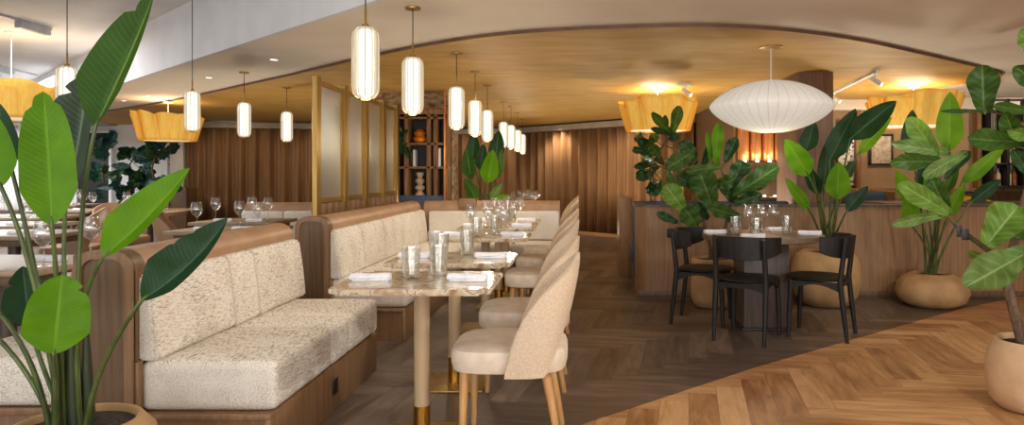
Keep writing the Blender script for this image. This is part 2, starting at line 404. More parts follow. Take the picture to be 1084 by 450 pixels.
# gold panel with a dark bronze edge; convex free-form outline
gp = [(-14, 15.6), (-9.0, 12.9), (-6.21, 10.64), (-4.7, 9.2), (-3.32, 7.9), (-2.5, 7.08), (-1.83, 6.43), (-1.3, 5.96), (-.84, 5.62), (-.4, 5.40), (.1, 5.27), (.6, 5.19),
      (1.03, 5.17), (1.6, 5.33), (2.22, 5.66), (3.0, 6.27), (3.8, 6.92), (4.45, 7.46), (4.72, 7.74), (4.8, 8.0), (4.75, 8.3), (4.6, 8.8), (4.5, 10.4), (4.4, 12), (4.4, 17.1), (-14, 17.1)]
def smooth_poly(p, it=2):
    for _ in range(it):
        q = []
        for i in range(len(p)):
            a, b = p[i], p[(i + 1) % len(p)]
            q += [(a[0] * .75 + b[0] * .25, a[1] * .75 + b[1] * .25), (a[0] * .25 + b[0] * .75, a[1] * .25 + b[1] * .75)]
        p = q
    return p
bm = nb()
prism(bm, smooth_poly(gp), 'z', ZG, ZC - .003)
for f in bm.faces: f.material_index = 0 if abs(f.normal.z) > .5 else 1
struct('ceiling.002', bm, ['gold', 'edge'])

# walls
def wall(name, pts, z0, z1, mat, t=.08):
    bm = nb()
    o = []
    for i, p in enumerate(pts):
        a = Vector(pts[max(i - 1, 0)]); b = Vector(pts[min(i + 1, len(pts) - 1)])
        d = (b - a).normalized(); o.append((p[0] - d.y * t, p[1] + d.x * t))
    prism(bm, list(pts) + o[::-1], 'z', z0, z1)
    return struct(name, bm, mat)
wall('wall_back', [(-8.1, 17.15), (4.4, 17.15)], 0, ZC, 'taupe')
wall('wall_back_left', [(XL, 15.5), (-8.35, 15.5)], 0, ZU, 'white')
wall('wall_left', [(XL, YF), (XL, 15.5)], 0, ZU, 'white')
wall('wall_right', [(XR, 10.5), (XR, YF)], 0, ZU, 'taupe')
wall('wall_back_right', [(3.2, 10.5), (XR, 10.5)], 0, ZC, 'taupe')
wall('wall_bar', [(2.16, 13.6), (2.16, 9.6), (3.2, 9.6), (3.2, 10.5)], 0, ZC, 'walnut')
bm = nb(); box(bm, 2.13, 2.17, 9.57, 9.61, 0, ZG, .004); struct('trim_2', bm, 'brass_satin')
# pale wall end left of the brown curtain
bm = nb(); box(bm, -8.35, -8.08, 14.3, 15.58, 0, ZC, .01); struct('wall_jamb', bm, 'soffit')
# grey beam on the far white wall
bm = nb(); box(bm, XL, -10.2, 15.2, 15.5, 2.30, 2.46, .01); struct('trim_3', bm, 'grey_metal')
# dark doorway and framed window in the far white wall
bm = nb(); box(bm, -11.02, -10.32, 15.40, 15.5, 0, 2.14, .01); o = struct('door_1', bm, 'black')
bm = nb()
for x in (-11.08, -10.32): box(bm, x, x + .06, 15.36, 15.5, 0, 2.2, .006)
box(bm, -11.08, -10.26, 15.36, 15.5, 2.14, 2.2, .006); struct('door_frame', bm, 'white_metal', o)
bm = nb()
box(bm, -9.05, -8.62, 15.44, 15.5, 1.2, 2.28, .006); o = struct('window_1', bm, 'print_mono')
bm = nb()
for x in (-9.11, -8.66): box(bm, x, x + .07, 15.38, 15.5, 1.14, 2.34, .008)
for z in (1.14, 1.74, 2.27): box(bm, -9.11, -8.59, 15.39, 15.5, z, z + .06, .006)
struct('window_frame', bm, 'white_metal', o)

# right back wall: cornice beam, posts, wainscot and rail
bm = nb(); box(bm, 3.2, XR, 10.28, 10.5, 2.19, ZC, .012); struct('trim_4', bm, 'soffit')
bm = nb(); box(bm, 3.2, XR, 10.38, 10.5, 0, .98, .006); struct('trim_5', bm, 'walnut')
bm = nb(); box(bm, 3.2, XR, 10.33, 10.5, .98, 1.03, .008); struct('trim_6', bm, 'rust_wood')
for i, px in enumerate((908, 1036)):
    X = (px - CX) / F * 10.4
    bm = nb(); box(bm, X - .035, X + .035, 10.36, 10.5, 1.03, 2.2, .006); struct('trim_%d' % (7 + i), bm, 'rust_wood')
# structural column behind the bar front
bm = nb(); box(bm, 2.345, 2.74, 7.5, 8.25, 0, ZG + .01, .006); struct('column', bm, 'column')

# low wooden front of the bar, rounded at its left end
bm = nb()
out = [(9.0, 7.06)]
for i in range(9):
    a = -PI / 2 - PI / 2 * i / 8; out.append((.73 + .12 * math.cos(a), 7.18 + .12 * math.sin(a)))
out += [(.61, 7.55), (.69, 7.55), (.69, 7.22), (.75, 7.16), (9.0, 7.16)]
prism(bm, out, 'z', 0, .91)
t = single('bar_counter', bm, 'bar_oak', 'long low wooden bar front with rounded left end behind the round table', 'counter', (4.0, 7.1, 0))
bm = nb()
out2 = [(9.0, 7.04)]
for i in range(9):
    a = -PI / 2 - PI / 2 * i / 8; out2.append((.73 + .14 * math.cos(a), 7.18 + .14 * math.sin(a)))
out2 += [(.59, 7.57), (.71, 7.57), (.71, 7.24), (.77, 7.18), (9.0, 7.18)]
prism(bm, out2, 'z', .91, .935)
obj('top_rail', bm, 'smoked', t)
bm = nb(); box(bm, .60, 8.9, 7.045, 7.062, 0, .06, .003); obj('plinth', bm, 'walnut', t)
# dark box fitted on the wood at the left chair
bm = nb(); box(bm, .90, 1.0, 7.03, 7.06, .605, .69, .004)
obj('socket_plate', bm, 'black', t, label='small black plate on the wooden front')

# blue booth seat behind the bar front, and a second wooden panel beyond it
t = thing('booth_bench', 'navy blue upholstered booth bench behind the rounded end of the bar front', 'bench', (1.2, 7.75, 0))
bm = nb(); box(bm, .60, 2.3, 7.60, 7.74, .1, .945, .03, 3); obj('backrest', bm, 'navy', t)
bm = nb(); box(bm, .60, 2.3, 7.74, 8.25, .25, .45, .04, 3); obj('seat', bm, 'navy', t)
bm = nb(); box(bm, .62, 2.3, 7.62, 8.2, 0, .25, .004); obj('base', bm, 'walnut', t)
bm = nb(); box(bm, .52, .66, 8.5, 9.3, 0, .955, .01)
single('divider_panel', bm, 'bar_oak', 'low wooden divider panel in front of the far brown curtain', 'partition', (.59, 8.9, 0))

# ------------------------------------------------------------------ curtains
def curtain(name, path, z0, z1, mat, label, cat='curtain', wl=.27, amp=.065, group=None, val='pelmet'):
    seg = [Vector(p) for p in path]
    L = [0]
    for a, b in zip(seg, seg[1:]): L.append(L[-1] + (b - a).length)
    tot = L[-1]; n = int(tot / .017)
    rnd = random.Random(name + label)
    ph = [rnd.uniform(-.9, .9) for _ in range(int(tot / wl) + 3)]
    def fn(u, v):
        s = u * tot
        k = max(i for i in range(len(L) - 1) if L[i] <= s + 1e-9)
        d = (seg[k + 1] - seg[k]).normalized(); p = seg[k] + d * (s - L[k])
        i = s / wl; j = int(i); w = ph[j] + (ph[j + 1] - ph[j]) * (i - j)
        o = amp * math.sin(2 * PI * i + w) * (.85 + .25 * (1 - v)) + .35 * amp * math.sin(4 * PI * i + 2 * w)
        return (p.x - d.y * o, p.y + d.x * o, z0 + (z1 - z0) * v)
    c = thing(name, label, cat, (seg[0].x, seg[0].y, 0), group)
    bm = nb(); sheet(bm, n, 3, fn); obj('drape', bm, mat, c, solid=.005, angle=80)
    bm = nb()
    for a, b in zip(seg, seg[1:]):
        d = (b - a).normalized(); nrm = Vector((d.y, -d.x))
        q = [a + nrm * .1, b + nrm * .1, b - nrm * .1, a - nrm * .1]
        prism(bm, [(p.x, p.y) for p in q], 'z', z1 - .005, z1 + .11)
    obj('curtain_pelmet', bm, val, c)
    return c
curtain('curtain', [(-3.2, 16.85), (-1.25, 16.15), (.8, 14.0), (2.1, 12.75)], .03, 2.19, 'curtain', 'long brown pleated curtain across the far back wall')
curtain('curtain', [(-7.98, 14.3), (-5.6, 14.8), (-3.25, 16.6)], .03, 2.19, 'curtain', 'brown pleated curtain at the left, behind the hanging lamps')
curtain('sheer_curtain', [(-13.6, 15.1), (-11.35, 15.1)], .05, 2.28, 'sheer', 'white sheer curtain on the far left wall', wl=.16, amp=.035, val='white_metal')
# timber skirting at the curtain foot
bm = nb(); prism(bm, [(-.2, 14.75), (.75, 13.75), (2.12, 12.5), (2.12, 12.38), (.68, 13.65), (-.27, 14.65)], 'z', 0, .05)
struct('baseboard_back', bm, 'oak_light')

# ------------------------------------------------------------------ bar back wall: copper tubes with small lights
bm = nb(); box(bm, 2.2, 3.15, 9.38, 9.6, 1.36, 1.40, .005)
t = single('lit_ledge', bm, 'walnut', 'narrow wooden ledge with tiny lights below the copper tubes', 'shelf', (2.65, 9.5, 1.38))
for i in range(6):
    bm = nb(); lathe(bm, [(.0, 0), (.022, 0), (.022, .02), (.016, .03), (0, .03)], (2.25 + i * .165, 9.42, 1.40), 10)
    obj('uplight', bm, 'lens', t)
bm = nb(); box(bm, 2.0, 3.15, 9.2, 9.56, .90, .935, .005)
t2 = single('back_counter', bm, 'walnut', 'low back counter with a row of tiny lights below the copper wall', 'counter', (2.6, 9.4, .9))
for i in range(7):
    bm = nb(); lathe(bm, [(.0, 0), (.02, 0), (.02, .015), (.014, .022), (0, .022)], (2.1 + i * .14, 9.45, .935), 10)
    obj('uplight', bm, 'lens', t2)
ordn = ['first', 'second', 'third', 'fourth', 'fifth', 'sixth', 'seventh', 'eighth', 'ninth', 'tenth']
for i in range(6):
    x = 2.25 + i * .165
    bm = nb(); lathe(bm, [(.075, 0), (.079, .01), (.079, .80), (.072, .81)], (x, 9.515, 1.42), 24)
    single('copper_tube', bm, 'copper', '%s upright copper tube from the left on the bar wall above the ledge' % ordn[i], 'wall tube', (x, 9.515, 1.42), 'copper tubes on the bar wall')

# ------------------------------------------------------------------ right back wall pictures and cabinet
def picture(label, px0, py0, px1, py1, d, mat, fmat, fw=.03, matw=0):
    a, b = P(px0, py1, d), P(px1, py0, d)
    t = thing('framed_picture', label, 'picture', ((a.x + b.x) / 2, d, a.z))
    bm = nb(); box(bm, a.x + fw, b.x - fw, d - .01, d + .012, a.z + fw, b.z - fw, 0)
    obj('print', bm, mat, t)
    bm = nb()
    box(bm, a.x, a.x + fw, d - .025, d + .02, a.z, b.z, .004); box(bm, b.x - fw, b.x, d - .025, d + .02, a.z, b.z, .004)
    box(bm, a.x, b.x, d - .025, d + .02, a.z, a.z + fw, .004); box(bm, a.x, b.x, d - .025, d + .02, b.z - fw, b.z, .004)
    obj('picture_frame', bm, fmat, t)
picture('dark framed sepia print on the taupe wall at the right', 920, 142, 945, 175, 10.46, 'print', 'black')
picture('tall black and white print left of the small framed print', 886, 129, 907, 197, 10.46, 'print_mono', 'rust_wood', .015)
t = thing('display_cabinet', 'dark framed display cabinet with bottles on the right back wall', 'cabinet', (6.45, 10.4, 1.15))
a, b = P(1042, 198, 10.4), P(1110, 106, 10.4)
bm = nb(); box(bm, a.x, b.x, 10.46, 10.49, a.z, b.z); obj('back_panel', bm, 'print', t)
bm = nb()
for i in range(5):
    x = a.x + (b.x - a.x) * i / 4; box(bm, x - .02, x + .02, 10.2, 10.48, a.z, b.z, .004)
obj('upright', bm, 'black', t)
for z in (a.z, a.z + .33, a.z + .68, b.z - .03):
    bm = nb(); box(bm, a.x, b.x, 10.2, 10.48, z, z + .025, .003); obj('shelf', bm, 'black', t)
k = 0
for zi, z in enumerate((a.z + .025, a.z + .355)):
    for i in range(4):
        for j in (0, 1):
            x = a.x + (b.x - a.x) * (i + .33 + .34 * j) / 4
            bm = nb(); lathe(bm, [(.034, 0), (.036, .01), (.036, .16), (.014, .2), (.013, .25), (0, .25)], (x, 10.33, z), 12)
            k += 1
            o = single('bottle', bm, ('amber_bottle', 'cream_clay')[(i + j) % 2], '%s bottle from the left on the %s shelf of the right display cabinet' % (ordn[i * 2 + j], ('lowest', 'middle')[zi]), 'bottle', (x, 10.33, z), 'bottles in the display cabinet')
# yellow cloth and dark cushions beyond the bar front
bm = nb()
sheet(bm, 20, 6, lambda u, v: (3.95 + .42 * u + .02 * math.sin(9 * v), 7.4 + .2 * v, .955 + .03 * math.sin(PI * u) * (1 + .6 * math.sin(16 * u)) * math.sin(PI * (.15 + .7 * v))))
p0 = (4.15, 7.5, .94)
single('folded_cloth', bm, 'yellow', 'crumpled yellow cloth lying behind the bar front at the right', 'cloth', p0, solid=.012, angle=80)
bm = nb(); box(bm, 3.2, 8.9, 7.30, 7.9, .90, .94, .006)
single('bar_worktop', bm, 'smoked', 'dark worktop behind the low bar front at the right', 'counter', (5.5, 7.6, .9))
for i, (px, w) in enumerate(((866, .5), (915, .55))):
    X = (px - CX) / F * 8.9
    bm = nb(); box(bm, X - w / 2, X + w / 2, 8.85, 8.98, .45, 1.02, .05, 3)
    t = single('lounge_chair_back', bm, 'navy', ('navy lounge chair back beside the column behind the bar', 'navy lounge chair back below the framed prints')[i], 'chair', (X, 8.9, 0))
    bm = nb(); box(bm, X - w / 2, X + w / 2, 8.98, 9.5, .2, .46, .05, 3); obj('seat', bm, 'navy', t)
    for sx in (-1, 1):
        for y in (8.95, 9.45):
            bm = nb(); tube(bm, [(X + sx * (w / 2 - .05), y, .22), (X + sx * (w / 2 - .04), y, 0)], [.018, .012]); obj('leg', bm, 'black_wood', t)
bm = nb(); box(bm, 4.35, 5.2, 9.6, 10.2, 0, 1.0, .02)
single('sideboard', bm, 'oak', 'wooden sideboard against the taupe wall under the sepia print', 'sideboard', (4.8, 9.9, 0))

# ------------------------------------------------------------------ stone faced wall with timber shelf unit (centre)
bm = nb(); box(bm, -2.75, -1.68, 9.42, 9.8, 0, ZC - .01)
struct('wall_stone', bm, 'stone')
t = thing('open_shelf_unit', 'aged timber shelf unit with vases beside the brass glass screen', 'shelf unit', (-2.05, 9.3, 0))
za, zb = .95, 2.02
for x in (-2.42, -2.27, -1.98, -1.89, -1.76):
    bm = nb(); box(bm, x, x + .055, 9.12, 9.40, za, zb, .006); obj('upright', bm, 'rust_wood', t)
for z in (za - .02, 1.31, 1.62, zb - .06):
    bm = nb(); box(bm, -2.42, -1.70, 9.12, 9.40, z, z + .03, .004); obj('shelf', bm, 'rust_wood', t)
bm = nb(); box(bm, -2.42, -1.70, 9.39, 9.415, za, zb); obj('back_panel', bm, 'black', t)
bm = nb(); box(bm, -2.50, -1.68, 9.08, 9.41, zb, zb + .07, .008); obj('lintel', bm, 'rust_wood', t)
bm = nb(); box(bm, -2.42, -1.70, 9.10, 9.41, 0, za - .02, .006); obj('base', bm, 'walnut', t)
bm = nb(); box(bm, -2.40, -1.72, 9.05, 9.11, .86, .965, .02, 3); obj('bumper', bm, 'navy', t, label='navy padded strip at the foot of the shelves')
bm = nb(); box(bm, -1.735, -1.715, 9.02, 9.04, .9, ZG, .003); struct('trim_9', bm, 'copper')
bm = nb(); lathe(bm, [(0, 0), (.05, 0), (.085, .03), (.09, .06), (.06, .09), (.075, .115), (.08, .14), (.05, .17), (.035, .18), (.0, .17)], (-2.09, 9.24, 1.65), 18)
single('ribbed_vase', bm, 'ochre', 'orange double-bulb vase on the upper timber shelf', 'vase', (-2.09, 9.24, 1.65))
bm = nb(); lathe(bm, [(0, 0), (.06, 0), (.06, .02), (.03, .05), (.065, .09), (.065, .11), (.03, .14), (.06, .18), (.06, .2), (.028, .23), (.05, .27), (.055, .3), (0, .3)], (-2.09, 9.24, za + .01), 18)
single('sculptural_vase', bm, 'cream_clay', 'tall cream stacked-bulb vase on the lowest timber shelf', 'vase', (-2.09, 9.24, za + .01))
for i, (x, z, h, w) in enumerate(((-1.798, 1.34, .21, .03), (-1.832, 1.34, .24, .03), (-2.20, 1.34, .2, .03), (-2.165, 1.34, .22, .025))):
    bm = nb(); box(bm, x, x + w, 9.16, 9.34, z, z + h, .003)
    single('book', bm, ('book', 'white_metal')[i % 2], '%s book standing %s on the middle timber shelf' % (('dark', 'pale')[i % 2], ('right of the posts', 'left of the posts')[i // 2]), 'book', (x + w / 2, 9.25, z), 'books on the timber shelf')

# ------------------------------------------------------------------ brass screen with reeded glass
t = thing('glass_screen', 'tall brass framed screen with four reeded glass panels', 'screen', (-2.36, 7.7, 0))
ys = [6.30, 7.0, 7.68, 8.38, 9.0]
bm = nb(); box(bm, -2.43, -2.29, 6.25, 9.05, 0, .86, .006); obj('base', bm, 'oak', t)
for y in ys:
    bm = nb(); box(bm, -2.385 if y < 6.5 else -2.41, -2.33 if y < 6.5 else -2.31, y - .045, y + .045, .86, 2.13, .006, 1); obj('post', bm, 'brass_satin', t)
for y0, y1 in zip(ys, ys[1:]):
    fr = nb()
    for z in (1.0, 2.07): box(fr, -2.38, -2.34, y0 + .035, y1 - .035, z - .022, z + .022, .004, 1)
    for y in (y0 + .055, y1 - .055): box(fr, -2.38, -2.34, y - .02, y + .02, 1.0, 2.07, .004, 1)
    fo = obj('panel_frame', fr, 'brass_satin', t)
    g = nb(); box(g, -2.365, -2.355, y0 + .06, y1 - .06, 1.02, 2.05)
    obj('reeded_pane', g, 'reeded', fo)
    n = 4
    for i in range(n):
        fin = nb(); y = y0 + (y1 - y0) * (i + .5) / n; box(fin, -2.40, -2.32, y - .035, y + .035, .86, .975, .004)
        obj('bottom_block', fin, 'oak', t)
# =================================================================== banquettes
def arch_panel(parent, x0, x1, y0, y1, z1):
    """upright end panel with rounded shoulders, raised rim and recessed field, facing the camera"""
    bm = nb(); prism(bm, arch(x0, x1, 0, z1, .085), 'y', y0 + .012, y1)
    o = obj('end_panel', bm, 'walnut', parent)
    bm = nb()
    O = arch(x0, x1, 0, z1, .085, 8)[1:]; I = arch(x0 + .035, x1 - .035, 0, z1 - .035, .055, 8)[1:]
    O.append((x0, 0)); I.append((x0 + .035, 0))
    ra = [bm.verts.new((p[0], y0, p[1])) for p in O]; rb = [bm.verts.new((p[0], y0, p[1])) for p in I]
    rc = [bm.verts.new((p[0], y0 + .02, p[1])) for p in O]; rd = [bm.verts.new((p[0], y0 + .02, p[1])) for p in I]
    for i in range(len(O) - 1):
        for q in ((ra[i], ra[i + 1], rb[i + 1], rb[i]), (rc[i], rd[i], rd[i + 1], rc[i + 1]), (ra[i], rc[i], rc[i + 1], ra[i + 1]), (rb[i], rb[i + 1], rd[i + 1], rd[i])): bm.faces.new(q)
    obj('panel_rim', bm, 'oak', o)
def back_cushion(parent, y0, y1, sx=1, xo=0.0):
    """upholstered back cushion on the +X side (sx=1) or -X side of a partition"""
    bm = nb()
    pr = [(-1.885, .456), (-1.775, .456), (-1.79, .62), (-1.815, .795), (-1.835, .818), (-1.86, .822), (-1.885, .815)]
    c = -1.975
    pr = [((c + (x - c) * sx) + xo, z) for x, z in pr]
    t = nb(); prism(t, pr, 'y', y0 + .003, y1 - .003)
    ed = [e for e in t.edges if e.calc_face_angle(0) > 1.2]
    bmesh.ops.bevel(t, geom=ed, offset=.012, segments=2, affect='EDGES'); merge(bm, t)
    return obj('back_cushion', bm, 'tweed', parent)
def run(label, y0, y1, ycush, base_end, z=.928):
    t = thing('banquette', label, 'banquette', (-1.7, y0, 0))
    arch_panel(t, -2.10, -1.85, y0 - .02, y0 + .07, z)
    bm = nb(); prism(bm, arch(-2.075, -1.865, .30, z - .004, .09), 'y', y0 + .071, ycush[-1] + .01); obj('top_roll', bm, 'leather', t)
    bm = nb(); box(bm, -2.06, -1.88, y0 + .075, ycush[-1] + .01, 0, .30, .004); obj('partition', bm, 'walnut', t)
    for a, b in zip(ycush, ycush[1:]): back_cushion(t, a, b)
    sc = ycush[:-1] + [base_end]
    for a, b in zip(sc, sc[1:]):
        bm = nb(); box(bm, -1.855, -1.275, a + .002, b - .002, .243, .455, .035, 3, puff=(.01, .0, .03))
        obj('seat_cushion', bm, 'tweed', t)
    bm = nb(); box(bm, -1.86, -1.285, y0 + .03, base_end, 0, .24, .004); b_ = obj('base', bm, 'oak', t)
    bm = nb()
    box(bm, -1.86, -1.835, y0 - .005, y0 + .03, .0, .46, .003); box(bm, -1.86, -1.285, y0 - .005, y0 + .03, .218, .241, .003)
    box(bm, -1.31, -1.285, y0 - .005, y0 + .03, 0, .22, .003); box(bm, -1.84, -1.30, y0 + .012, y0 + .031, 0, .22, 0)
    obj('base_frame', bm, 'oak', b_)
    return t
t = run('nearest tweed banquette, between the big leafy plant and the first marble table', 2.92, 4.5, [2.945, 3.63, 3.91, 4.57], 4.46)
bm = nb(); box(bm, -1.287, -1.279, 3.66, 3.73, .085, .165, .003); obj('power_socket', bm, 'black', t, label='black power socket plate in the wooden base')
t = run('second tweed banquette beyond the gap, beside the brass screen', 5.20, 8.2, [5.225, 5.85, 6.5, 7.15, 7.8, 8.28], 8.28)
# cross bench closing the row, facing the camera
t = thing('banquette', 'tweed cross banquette facing the camera at the far end of the table row', 'banquette', (-1.0, 8.35, 0))
bm = nb(); prism(bm, [(y, z) for y, z in arch(8.38, 8.58, .30, .918, .09)], 'x', -1.85, -.22); obj('top_roll', bm, 'leather', t)
bm = nb(); box(bm, -1.85, -.24, 8.39, 8.57, 0, .3, .004); obj('partition', bm, 'walnut', t)
for a, b in ((-1.78, -1.28), (-1.27, -.76), (-.75, -.22)):
    bm = nb(); box(bm, a + .003, b - .003, 8.285, 8.385, .456, .80, .025, 3); obj('back_cushion', bm, 'tweed', t)
for a, b in ((-1.27, -.76), (-.75, -.22)):
    bm = nb(); box(bm, a + .002, b - .002, 7.72, 8.30, .243, .455, .035, 3); obj('seat_cushion', bm, 'tweed', t)
bm = nb(); box(bm, -1.27, -.24, 7.76, 8.38, 0, .24, .004); obj('base', bm, 'oak', t)
bm = nb(); box(bm, -1.43, -1.22, 8.36, 8.60, .82, .945, .006); obj('divider_block', bm, 'oak', t)

# left-hand banquettes, back to back with the near one
def left_run(label, y0, y1, cush):
    t = thing('banquette', label, 'banquette', (-2.5, y0, 0))
    bm = nb(); box(bm, -2.17, -2.105, y0 + .02, y1, 0, .90, .006); obj('partition', bm, 'walnut', t)
    for a, b in zip(cush, cush[1:]): back_cushion(t, a, b, -1, -.11)
    for a, b in zip(cush, cush[1:]):
        bm = nb(); box(bm, -2.80, -2.235, a + .002, b - .002, .243, .455, .035, 3); obj('seat_cushion', bm, 'tweed', t)
    bm = nb(); box(bm, -2.79, -2.17, y0 + .05, y1, 0, .24, .004); obj('base', bm, 'oak', t)
    bm = nb(); box(bm, -2.80, -2.17, y0 + .02, y0 + .052, .21, .241, .003); obj('base_rail', bm, 'oak', t)
    return t
left_run('tweed banquette at the far left, behind the stems of the big leafy plant', 2.98, 4.5, [3.0, 3.75, 4.5])
t = thing('banquette', 'tan topped banquette facing the camera in front of the left curtain', 'banquette', (-3.6, 8.35, 0))
bm = nb(); prism(bm, arch(8.38, 8.58, .30, .90, .09), 'x', -4.0, -3.02); obj('top_roll', bm, 'leather', t)
bm = nb(); box(bm, -4.0, -3.04, 8.39, 8.57, 0, .3, .004); obj('partition', bm, 'walnut', t)
for a, b in ((-4.0, -3.5), (-3.5, -3.02)):
    bm = nb(); box(bm, a + .003, b - .003, 8.285, 8.385, .456, .80, .025, 3); obj('back_cushion', bm, 'tweed', t)
    bm = nb(); box(bm, a + .002, b - .002, 7.72, 8.30, .243, .455, .035, 3); obj('seat_cushion', bm, 'tweed', t)
bm = nb(); box(bm, -3.98, -3.04, 7.76, 8.38, 0, .24, .004); obj('base', bm, 'oak', t)

# =================================================================== marble tables
def marble_table():
    t = thing('marble_table', '', 'table')
    bm = nb(); box(bm, -.355, .355, -.29, .29, .722, .75, 0)
    ed = [e for e in bm.edges if abs(e.verts[0].co.z - e.verts[1].co.z) > .01]
    bmesh.ops.bevel(bm, geom=ed, offset=.045, segments=5, affect='EDGES')
    ed = [e for e in bm.edges if e.calc_face_angle(0) > 1.2]
    bmesh.ops.bevel(bm, geom=ed, offset=.005, segments=2, affect='EDGES')
    obj('tabletop', bm, 'marble', t)
    bm = nb(); lathe(bm, [(.0365, .16), (.0365, .721)], n=24); obj('column', bm, 'column_leg', t)
    bm = nb(); lathe(bm, [(.0385, .014), (.0385, .161)], n=24); obj('brass_sleeve', bm, 'brass', t)
    bm = nb(); box(bm, -.19, .19, -.19, .19, 0, .013, .004); obj('base_plate', bm, 'brass_satin', t)
    return t
TY = [3.29, 4.16, 5.63, 6.58, 7.36, 9.75, 10.75]
TX = [-.735, -.735, -.745, -.75, -.76, -.77, -.77]
TN = ['nearest', 'second', 'third', 'fourth', 'fifth', 'sixth', 'farthest']
proto = marble_table()
for i, (x, y) in enumerate(zip(TX, TY)):
    l = 'marble topped table, %s in the row beside the cream chairs' % ('%s to the camera' % TN[i] if i == 0 else ('second from the camera' if i == 1 else TN[i] + ' from the camera' if i < 6 else 'farthest from the camera'))
    if i > 4: l = 'marble topped table beyond the cross banquette, ' + ('the nearer one' if i == 5 else 'the farther one')
    place(proto, i == 0, (x, y, 0), 0, l, 'marble tables in a row')

# =================================================================== cream chairs
def shell_chair(shell, pad, wood):
    t = thing('dining_chair', '', 'chair')
    # seat pad
    bm = nb()
    def seat_r(a, r, z):
        c, s = abs(math.cos(a)), abs(math.sin(a)); p = 4.0
        return r / ((c ** p + s ** p) ** (1 / p))
    lathe(bm, [(.0, .362), (.222, .362), (.240, .370), (.246, .395), (.246, .44), (.238, .462), (.215, .473), (.12, .477), (0, .478)], (0, 0, 0), 40, fn=seat_r)
    bmesh.ops.scale(bm, vec=(1.08, 1, 1), verts=bm.verts)
    obj('seat', bm, pad, t)
    # wrapped back shell
    def prof(th):
        c = max(0.0, (math.cos(th) + .16) / 1.16)
        zt = .372 + .505 * c ** .55
        q = min(1, max(0, (math.cos(th) - .58) / .40)); zb = .364 + .27 * q * q * (3 - 2 * q)
        return c, zt, zb
    TH = math.radians(99)
    def pos(th, z, off):
        c, zt, zb = prof(th)
        a, b = .172 + off, .262 + off
        lean = .105 * max(0, (z - .40)) / .48 * (.25 + .75 * c)
        ct, st = math.cos(th), math.sin(th)
        n = 3.5
        r = 1 / ((abs(ct) ** n + abs(st) ** n) ** (1 / n))
        return Vector((.03 + a * ct * r + lean, b * st * r * (1 + .04 * (z - .4)), z))
    bm = nb(); nu, nv = 44, 8
    def ring(off, flip):
        g = []
        for j in range(nv + 1):
            row = []
            for i in range(nu + 1):
                th = -TH + 2 * TH * i / nu
                c, zt, zb = prof(th)
                v = j / nv
                z = zb + (zt - zb) * v
                tap = off * (1 - .45 * v ** 4)
                row.append(bm.verts.new(pos(th, z, tap)))
            g.append(row)
        return g
    a, b = ring(.033, 0), ring(.002, 1)
    for j in range(nv):
        for i in range(nu):
            bm.faces.new((a[j][i], a[j][i + 1], a[j + 1][i + 1], a[j + 1][i])); bm.faces.new((b[j][i], b[j + 1][i], b[j + 1][i + 1], b[j][i + 1]))
    for i in range(nu):
        bm.faces.new((a[0][i], b[0][i], b[0][i + 1], a[0][i + 1])); bm.faces.new((a[nv][i], a[nv][i + 1], b[nv][i + 1], b[nv][i]))
    for j in range(nv):
        bm.faces.new((a[j][0], a[j + 1][0], b[j + 1][0], b[j][0])); bm.faces.new((a[j][nu], b[j][nu], b[j + 1][nu], a[j + 1][nu]))
    obj('backrest', bm, shell, t, angle=60)
    for sx, sy in ((-1, -1), (-1, 1), (1, -1), (1, 1)):
        x0 = -.195 if sx < 0 else .165; x1 = -.205 if sx < 0 else .235
        bm = nb(); tube(bm, [(x0, sy * .165, .375), ((x0 + x1) / 2, sy * .17, .2), (x1, sy * .18, .006), (x1, sy * .18, 0)], [.022, .019, .014, .012], 12)
        obj('leg', bm, wood, t)
    return t
chair = shell_chair('boucle', 'seat_pad', 'oak_light')
CYS = [3.30, 4.17, 5.62, 6.58, 7.42, 9.2, 10.4, 11.9]
for i, y in enumerate(CYS):
    l = ['cream boucle dining chair nearest the camera, at the first marble table', 'cream boucle dining chair second from the camera', 'cream boucle dining chair third in the row',
         'cream boucle dining chair fourth in the row', 'cream boucle dining chair fifth, level with the cross banquette', 'cream boucle dining chair just beyond the cross banquette',
         'cream boucle dining chair second beyond the cross banquette', 'farthest cream boucle dining chair, its back highest before the curtain'][i]
    place(chair, i == 0, (-.315, y, 0), 0, l, 'cream dining chairs in a row')
# tan chairs in the left room
tan = shell_chair('leather', 'leather', 'oak_light')
for i, (x, y, r, l) in enumerate(((-5.70, 8.77, 2.6, 'tan leather chair just left of the tilted bright leaf in the left room'), (-4.27, 7.6, 3.6, 'tan leather chair right of the tilted bright leaf, above the tan roll'),
                                  (-5.5, 7.6, .3, 'tan leather chair behind the stems of the big leafy plant'), (-7.5, 10.4, -2.2, 'tan leather chair farthest back, before the dark doorway'))):
    place(tan, i == 0, (x, y, 0), r, l, 'tan chairs in the left room')

